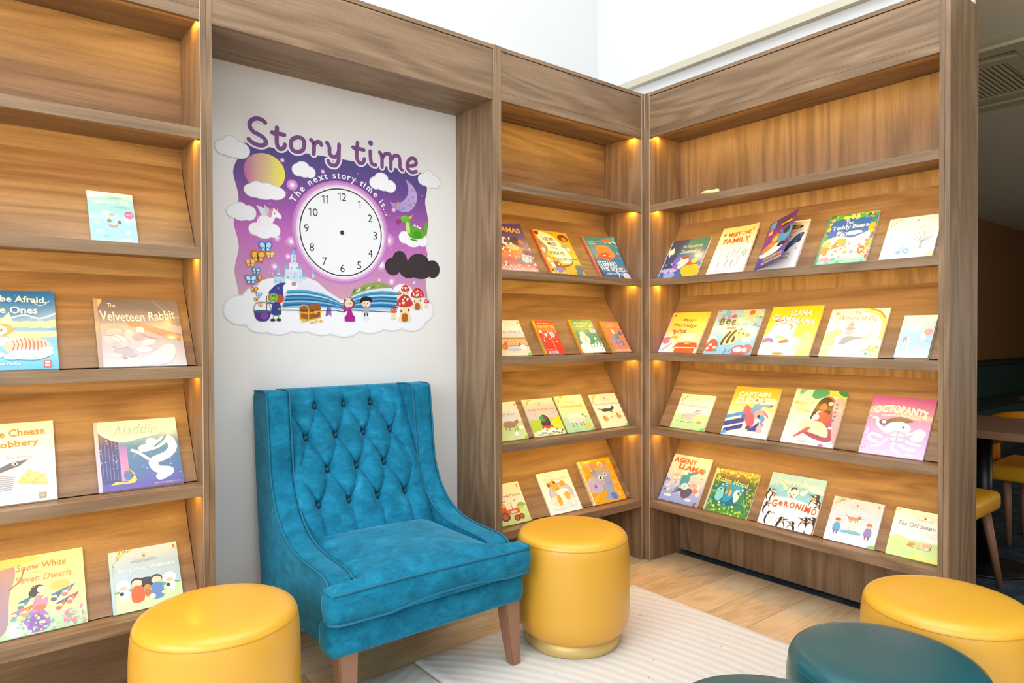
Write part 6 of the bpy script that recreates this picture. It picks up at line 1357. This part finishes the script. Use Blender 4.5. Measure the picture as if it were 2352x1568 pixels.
def d(a, t):
    fill(a, (0, '#4f8f3a'), (.3, '#1f7a78'), (.6, '#2f6f5a'), (.8, '#5a5a3c'), (1, '#b9a03c')); a.ell(.5, .5, .38, .32, '#16708f'); a.ell(.4, .5, .16, .24, '#1f9ac8'); a.ell(.62, .55, .12, .18, '#2aa0d8'); a.ell(.25, .42, .1, .16, '#7fd0de'); a.ell(.72, .4, .1, .14, '#2f8a5f'); a.blob([(.56, .5), (.66, .58), (.7, .4), (.62, .28)], '#bfe6e0')
    a.ell(.5, .86, .4, .08, '#6a5a4a'); a.line([(.36, .8), (.34, .6), (.36, .4)], .03, '#6a4a2c'); a.ell(.42, .55, .05, .09, '#6f8a5a'); a.ell(.48, .48, .03, .08, '#c9b48a'); a.scatter(90, 0, 0, 1, .2, ('#8fce4a', '#4f9a3a', '#c6e06a', '#2f6f3a', '#a9d85a'), .022, rnd=R_); a.scatter(60, 0, .2, .18, .8, ('#4f9a5a', '#2f6f4a', '#8fbe5a'), .024, rnd=R_); a.scatter(60, .8, .2, 1, .95, ('#8fa83a', '#3f7f3f', '#c9b83c'), .026, rnd=R_); a.scatter(50, 0, .88, 1, 1, ('#c9a83a', '#8fa03c', '#6f7f34', '#e6cf6a'), .026, rnd=R_); a.scatter(26, .2, .2, .8, .7, ('#0f5a6f', '#8fe0ea', '#2f8f6a', '#e6efe0'), .02, rnd=R_)
    t.text('The Story of', .38, .86, .26, .035, '#e09a5a', rot=-3); t.text('Robin Hood', .46, .735, .72, .115, '#f2dc6a', bold=.015, rot=-5)
book('R', 5, .316, .557, .228, 'dark green forest book with yellow title, second on the bottom shelf', d, .007, '#c9b98a', '#b8c0ac')
def penguin(a, x, y, s, fl=1):
    a.ell(x, y, .07 * s, .11 * s, '#34323c'); a.ell(x + .015 * fl * s, y - .02 * s, .05 * s, .09 * s, '#faf8f4'); a.ell(x, y + .12 * s, .045 * s, .04 * s, '#34323c'); a.poly([(x + .03 * fl * s, y + .13 * s), (x + .12 * fl * s, y + .15 * s), (x + .03 * fl * s, y + .105 * s)], '#34323c'); a.ell(x + .015 * fl * s, y + .13 * s, .012 * s, .012 * s, '#fff'); a.ell(x + .02 * fl * s, y + .09 * s, .025 * s, .02 * s, '#e8a06a')
def d(a, t):
    fill(a, (0, '#faf9f7'), (.4, '#f7f8f9'), (.48, '#8fcbe6'), (.75, '#72bfe2'), (1, '#9ad0e6')); a.blob([(0, .5), (.5, .56), (1, .46), (1, .3), (0, .3)], '#fafafa'); a.blob([(.6, .86), (.85, .84), (1, .78), (1, .72), (.8, .74)], '#eef6fa'); a.scatter(50, 0, .5, 1, .98, ('#ffffff', '#e4f4fb'), .009, rnd=R_)
    a.ell(.47, .68, .1, .09, '#f6f2ee'); a.ell(.48, .73, .06, .05, '#33303a'); a.ell(.49, .71, .04, .035, '#f8f0ea'); a.blob([(.36, .74), (.26, .82), (.3, .7)], '#f2e2d8'); a.blob([(.6, .7), (.74, .76), (.66, .64)], '#eef0f2'); a.scatter(10, .4, .56, .58, .7, ('#d8455a', '#f8f4f0'), .02, rnd=R_); a.line([(.22, .86), (.34, .8)], .014, '#d86a5a')
    for x, y, s_, f_ in ((.06, .55, .9, 1), (.13, .5, .7, 1), (.08, .28, .9, 1), (.17, .1, .95, 1), (.9, .5, 1.4, -1), (.98, .4, 1.2, -1), (.42, .02, 1.1, 1), (.62, .0, 1., -1), (.82, .08, 1.2, -1), (.95, .1, 1.3, -1)): penguin(a, x, y, s_, f_)
    a.ell(.24, .14, .1, .085, '#c9dce6'); a.ell(.24, .14, .085, .07, '#e0ecf2'); a.ell(.24, .14, .03, .025, '#f2d8c8')
    t.text('David Walliams', .5, .85, .74, .115, '#f6ecdc', bold=.02, shear=.1, rot=-2)
    x = .16
    for i, (ch, w_, h_) in enumerate((('G', .1, .14), ('e', .08, .09), ('R', .08, .1), ('O', .09, .12), ('N', .09, .12), ('i', .03, .12), ('M', .1, .13), ('O', .09, .12))): t.text(ch, x + w_ / 2, .44 - .035 * ((i - 3) / 4) ** 2 * 1.2, w_, h_, '#dd5f38', bold=.03, rot=-2 * (i - 3)); x += w_ + .022
book('R', 5, .614, .873, .254, 'book of many penguins around a big orange title, middle of the bottom shelf', d, .009, '#e3b8b0')
def d(a, t):
    fill(a, (0, '#fbfbfb'), (.25, '#f4f7fa'), (.4, '#c6d9ec'), (1, '#b3cbe2')); leaves(a); emblem(a, t, .5, .87); a.rect(.36, .3, .62, .48, '#f4efe0'); a.line([(.45, .3), (.45, .48)], .008, '#b8a878'); a.line([(.53, .3), (.53, .48)], .008, '#d8cfb8'); a.ell(.48, .56, .11, .04, '#c8935f'); a.ell(.6, .6, .04, .035, '#a0846a'); a.poly([(.62, .61), (.72, .6), (.63, .58)], '#efc24a'); a.line([(.4, .58), (.32, .62)], .012, '#a8744a')
    for x in (.42, .46, .54, .58): a.line([(x, .54), (x, .48)], .012, '#b07f50')
    for x, c, c2 in ((.2, '#e0603a', '#5fa8d8'), (.82, '#e0704a', '#8a86c0')): a.ell(x, .48, .055, .045, c); a.ell(x, .43, .045, .04, '#f3c8ac'); a.blob([(x - .07, .24), (x + .07, .24), (x + .05, .4), (x - .05, .4)], c2); a.line([(x - .03, .24), (x - .03, .18)], .03, '#d0453a'); a.line([(x + .03, .24), (x + .03, .18)], .03, '#3f7fb8')
    a.blob([(.3, .26), (.5, .3), (.68, .28), (.66, .22), (.3, .22)], '#7fb8cc'); corner(a); a.rect(.9, .88, .93, .95, '#e0803a')
    t.text('The Snow Storm', .5, .71, .82, .085, '#f6f8fa', bold=.02, rot=-1)
book('R', 5, .921, 1.126, .195, 'light blue farm book with two children and a dog in snow, bottom shelf', d, .007, '#c9d4dc')
def d(a, t):
    fill(a, (0, '#e6ea6a'), (.12, '#cfe89a'), (.36, '#bfe09a'), (.42, '#f0f5fa'), (.7, '#eaf1f8'), (1, '#dde2ea')); a.blob([(.0, 0), (.06, .4), (.3, .38), (.5, .1), (.3, 0)], '#c6e69a'); a.blob([(.3, .9), (.6, .84), (1, .92), (1, 1), (.2, 1)], '#f2ecdc'); leaves(a, -.2); emblem(a, t, .55, .86)
    a.ell(.42, .3, .06, .045, '#e0a03a'); a.ell(.38, .27, .045, .03, '#d8833a'); a.rect(.5, .25, .56, .33, '#d8c89a'); a.rect(.6, .25, .74, .35, '#eab896'); a.ell(.68, .25, .03, .02, '#fbf6f4'); a.line([(.36, .24), (.76, .22)], .008, '#8a8a70'); a.line([(.74, .24), (.75, .34)], .012, '#5a5a5a')
    for y in (.56, .53, .5, .47): a.rect(.42 - (y - .5), y, .9 - (y - .5), y + .004, '#b9c2cc')
    t.text('The Old Steam Train', .56, .68, .92, .09, '#6f7276', shear=.05, rot=-1)
book('R', 5, 1.170, 1.373, .197, 'pale book with green field, half hidden by the end post on the bottom shelf', d, .007, '#e6e6d0')

# ================================================================== light
def area(name, loc, target, sx, sy, watts, col=(1, 1, 1), spread=180):
    l = bpy.data.lights.new(name, 'AREA'); l.shape = 'RECTANGLE'; l.size = sx; l.size_y = sy; l.energy = watts; l.color = col; l.spread = rad(spread)
    o = bpy.data.objects.new(name, l); COL.objects.link(o); o.location = loc
    o.rotation_euler = (Vector(target) - Vector(loc)).to_track_quat('-Z', 'Y').to_euler(); return o
area('skylight', (-2.2, -1.6, 4.6), (-2.0, -1.4, 0), 4.0, 4.0, 150, (.92, .965, 1))
area('window_left', (-5.6, -2.2, 2.3), (0, -1.0, 1.4), 4.0, 2.4, 155, (.90, .955, 1))
area('cafe_fill_light', (4.6, -5.9, 1.3), (1.6, -1.3, 2.9), 4.0, 1.3, 90, (1, .93, .82))  # added fill light for the dim room, no window modelled here
area('window_behind', (-3.4, -5.6, 2.3), (-1.4, 0, .9), 4.5, 2.2, 58, (.92, .965, 1))
w = bpy.data.worlds.new('world'); SC.world = w; w.use_nodes = True
w.node_tree.nodes['Background'].inputs[0].default_value = (.88, .94, 1., 1); w.node_tree.nodes['Background'].inputs[1].default_value = .5
SC.view_settings.view_transform = 'Standard'; SC.view_settings.look = 'None'; SC.view_settings.gamma = 1
SC.view_settings.use_curve_mapping = False; SC.view_settings.exposure = .12
SC.cycles.use_denoising = True; SC.cycles.max_bounces = 8; SC.cycles.diffuse_bounces = 4; SC.cycles.glossy_bounces = 3
SC.cycles.caustics_reflective = False; SC.cycles.caustics_refractive = False; SC.cycles.sample_clamp_indirect = 6
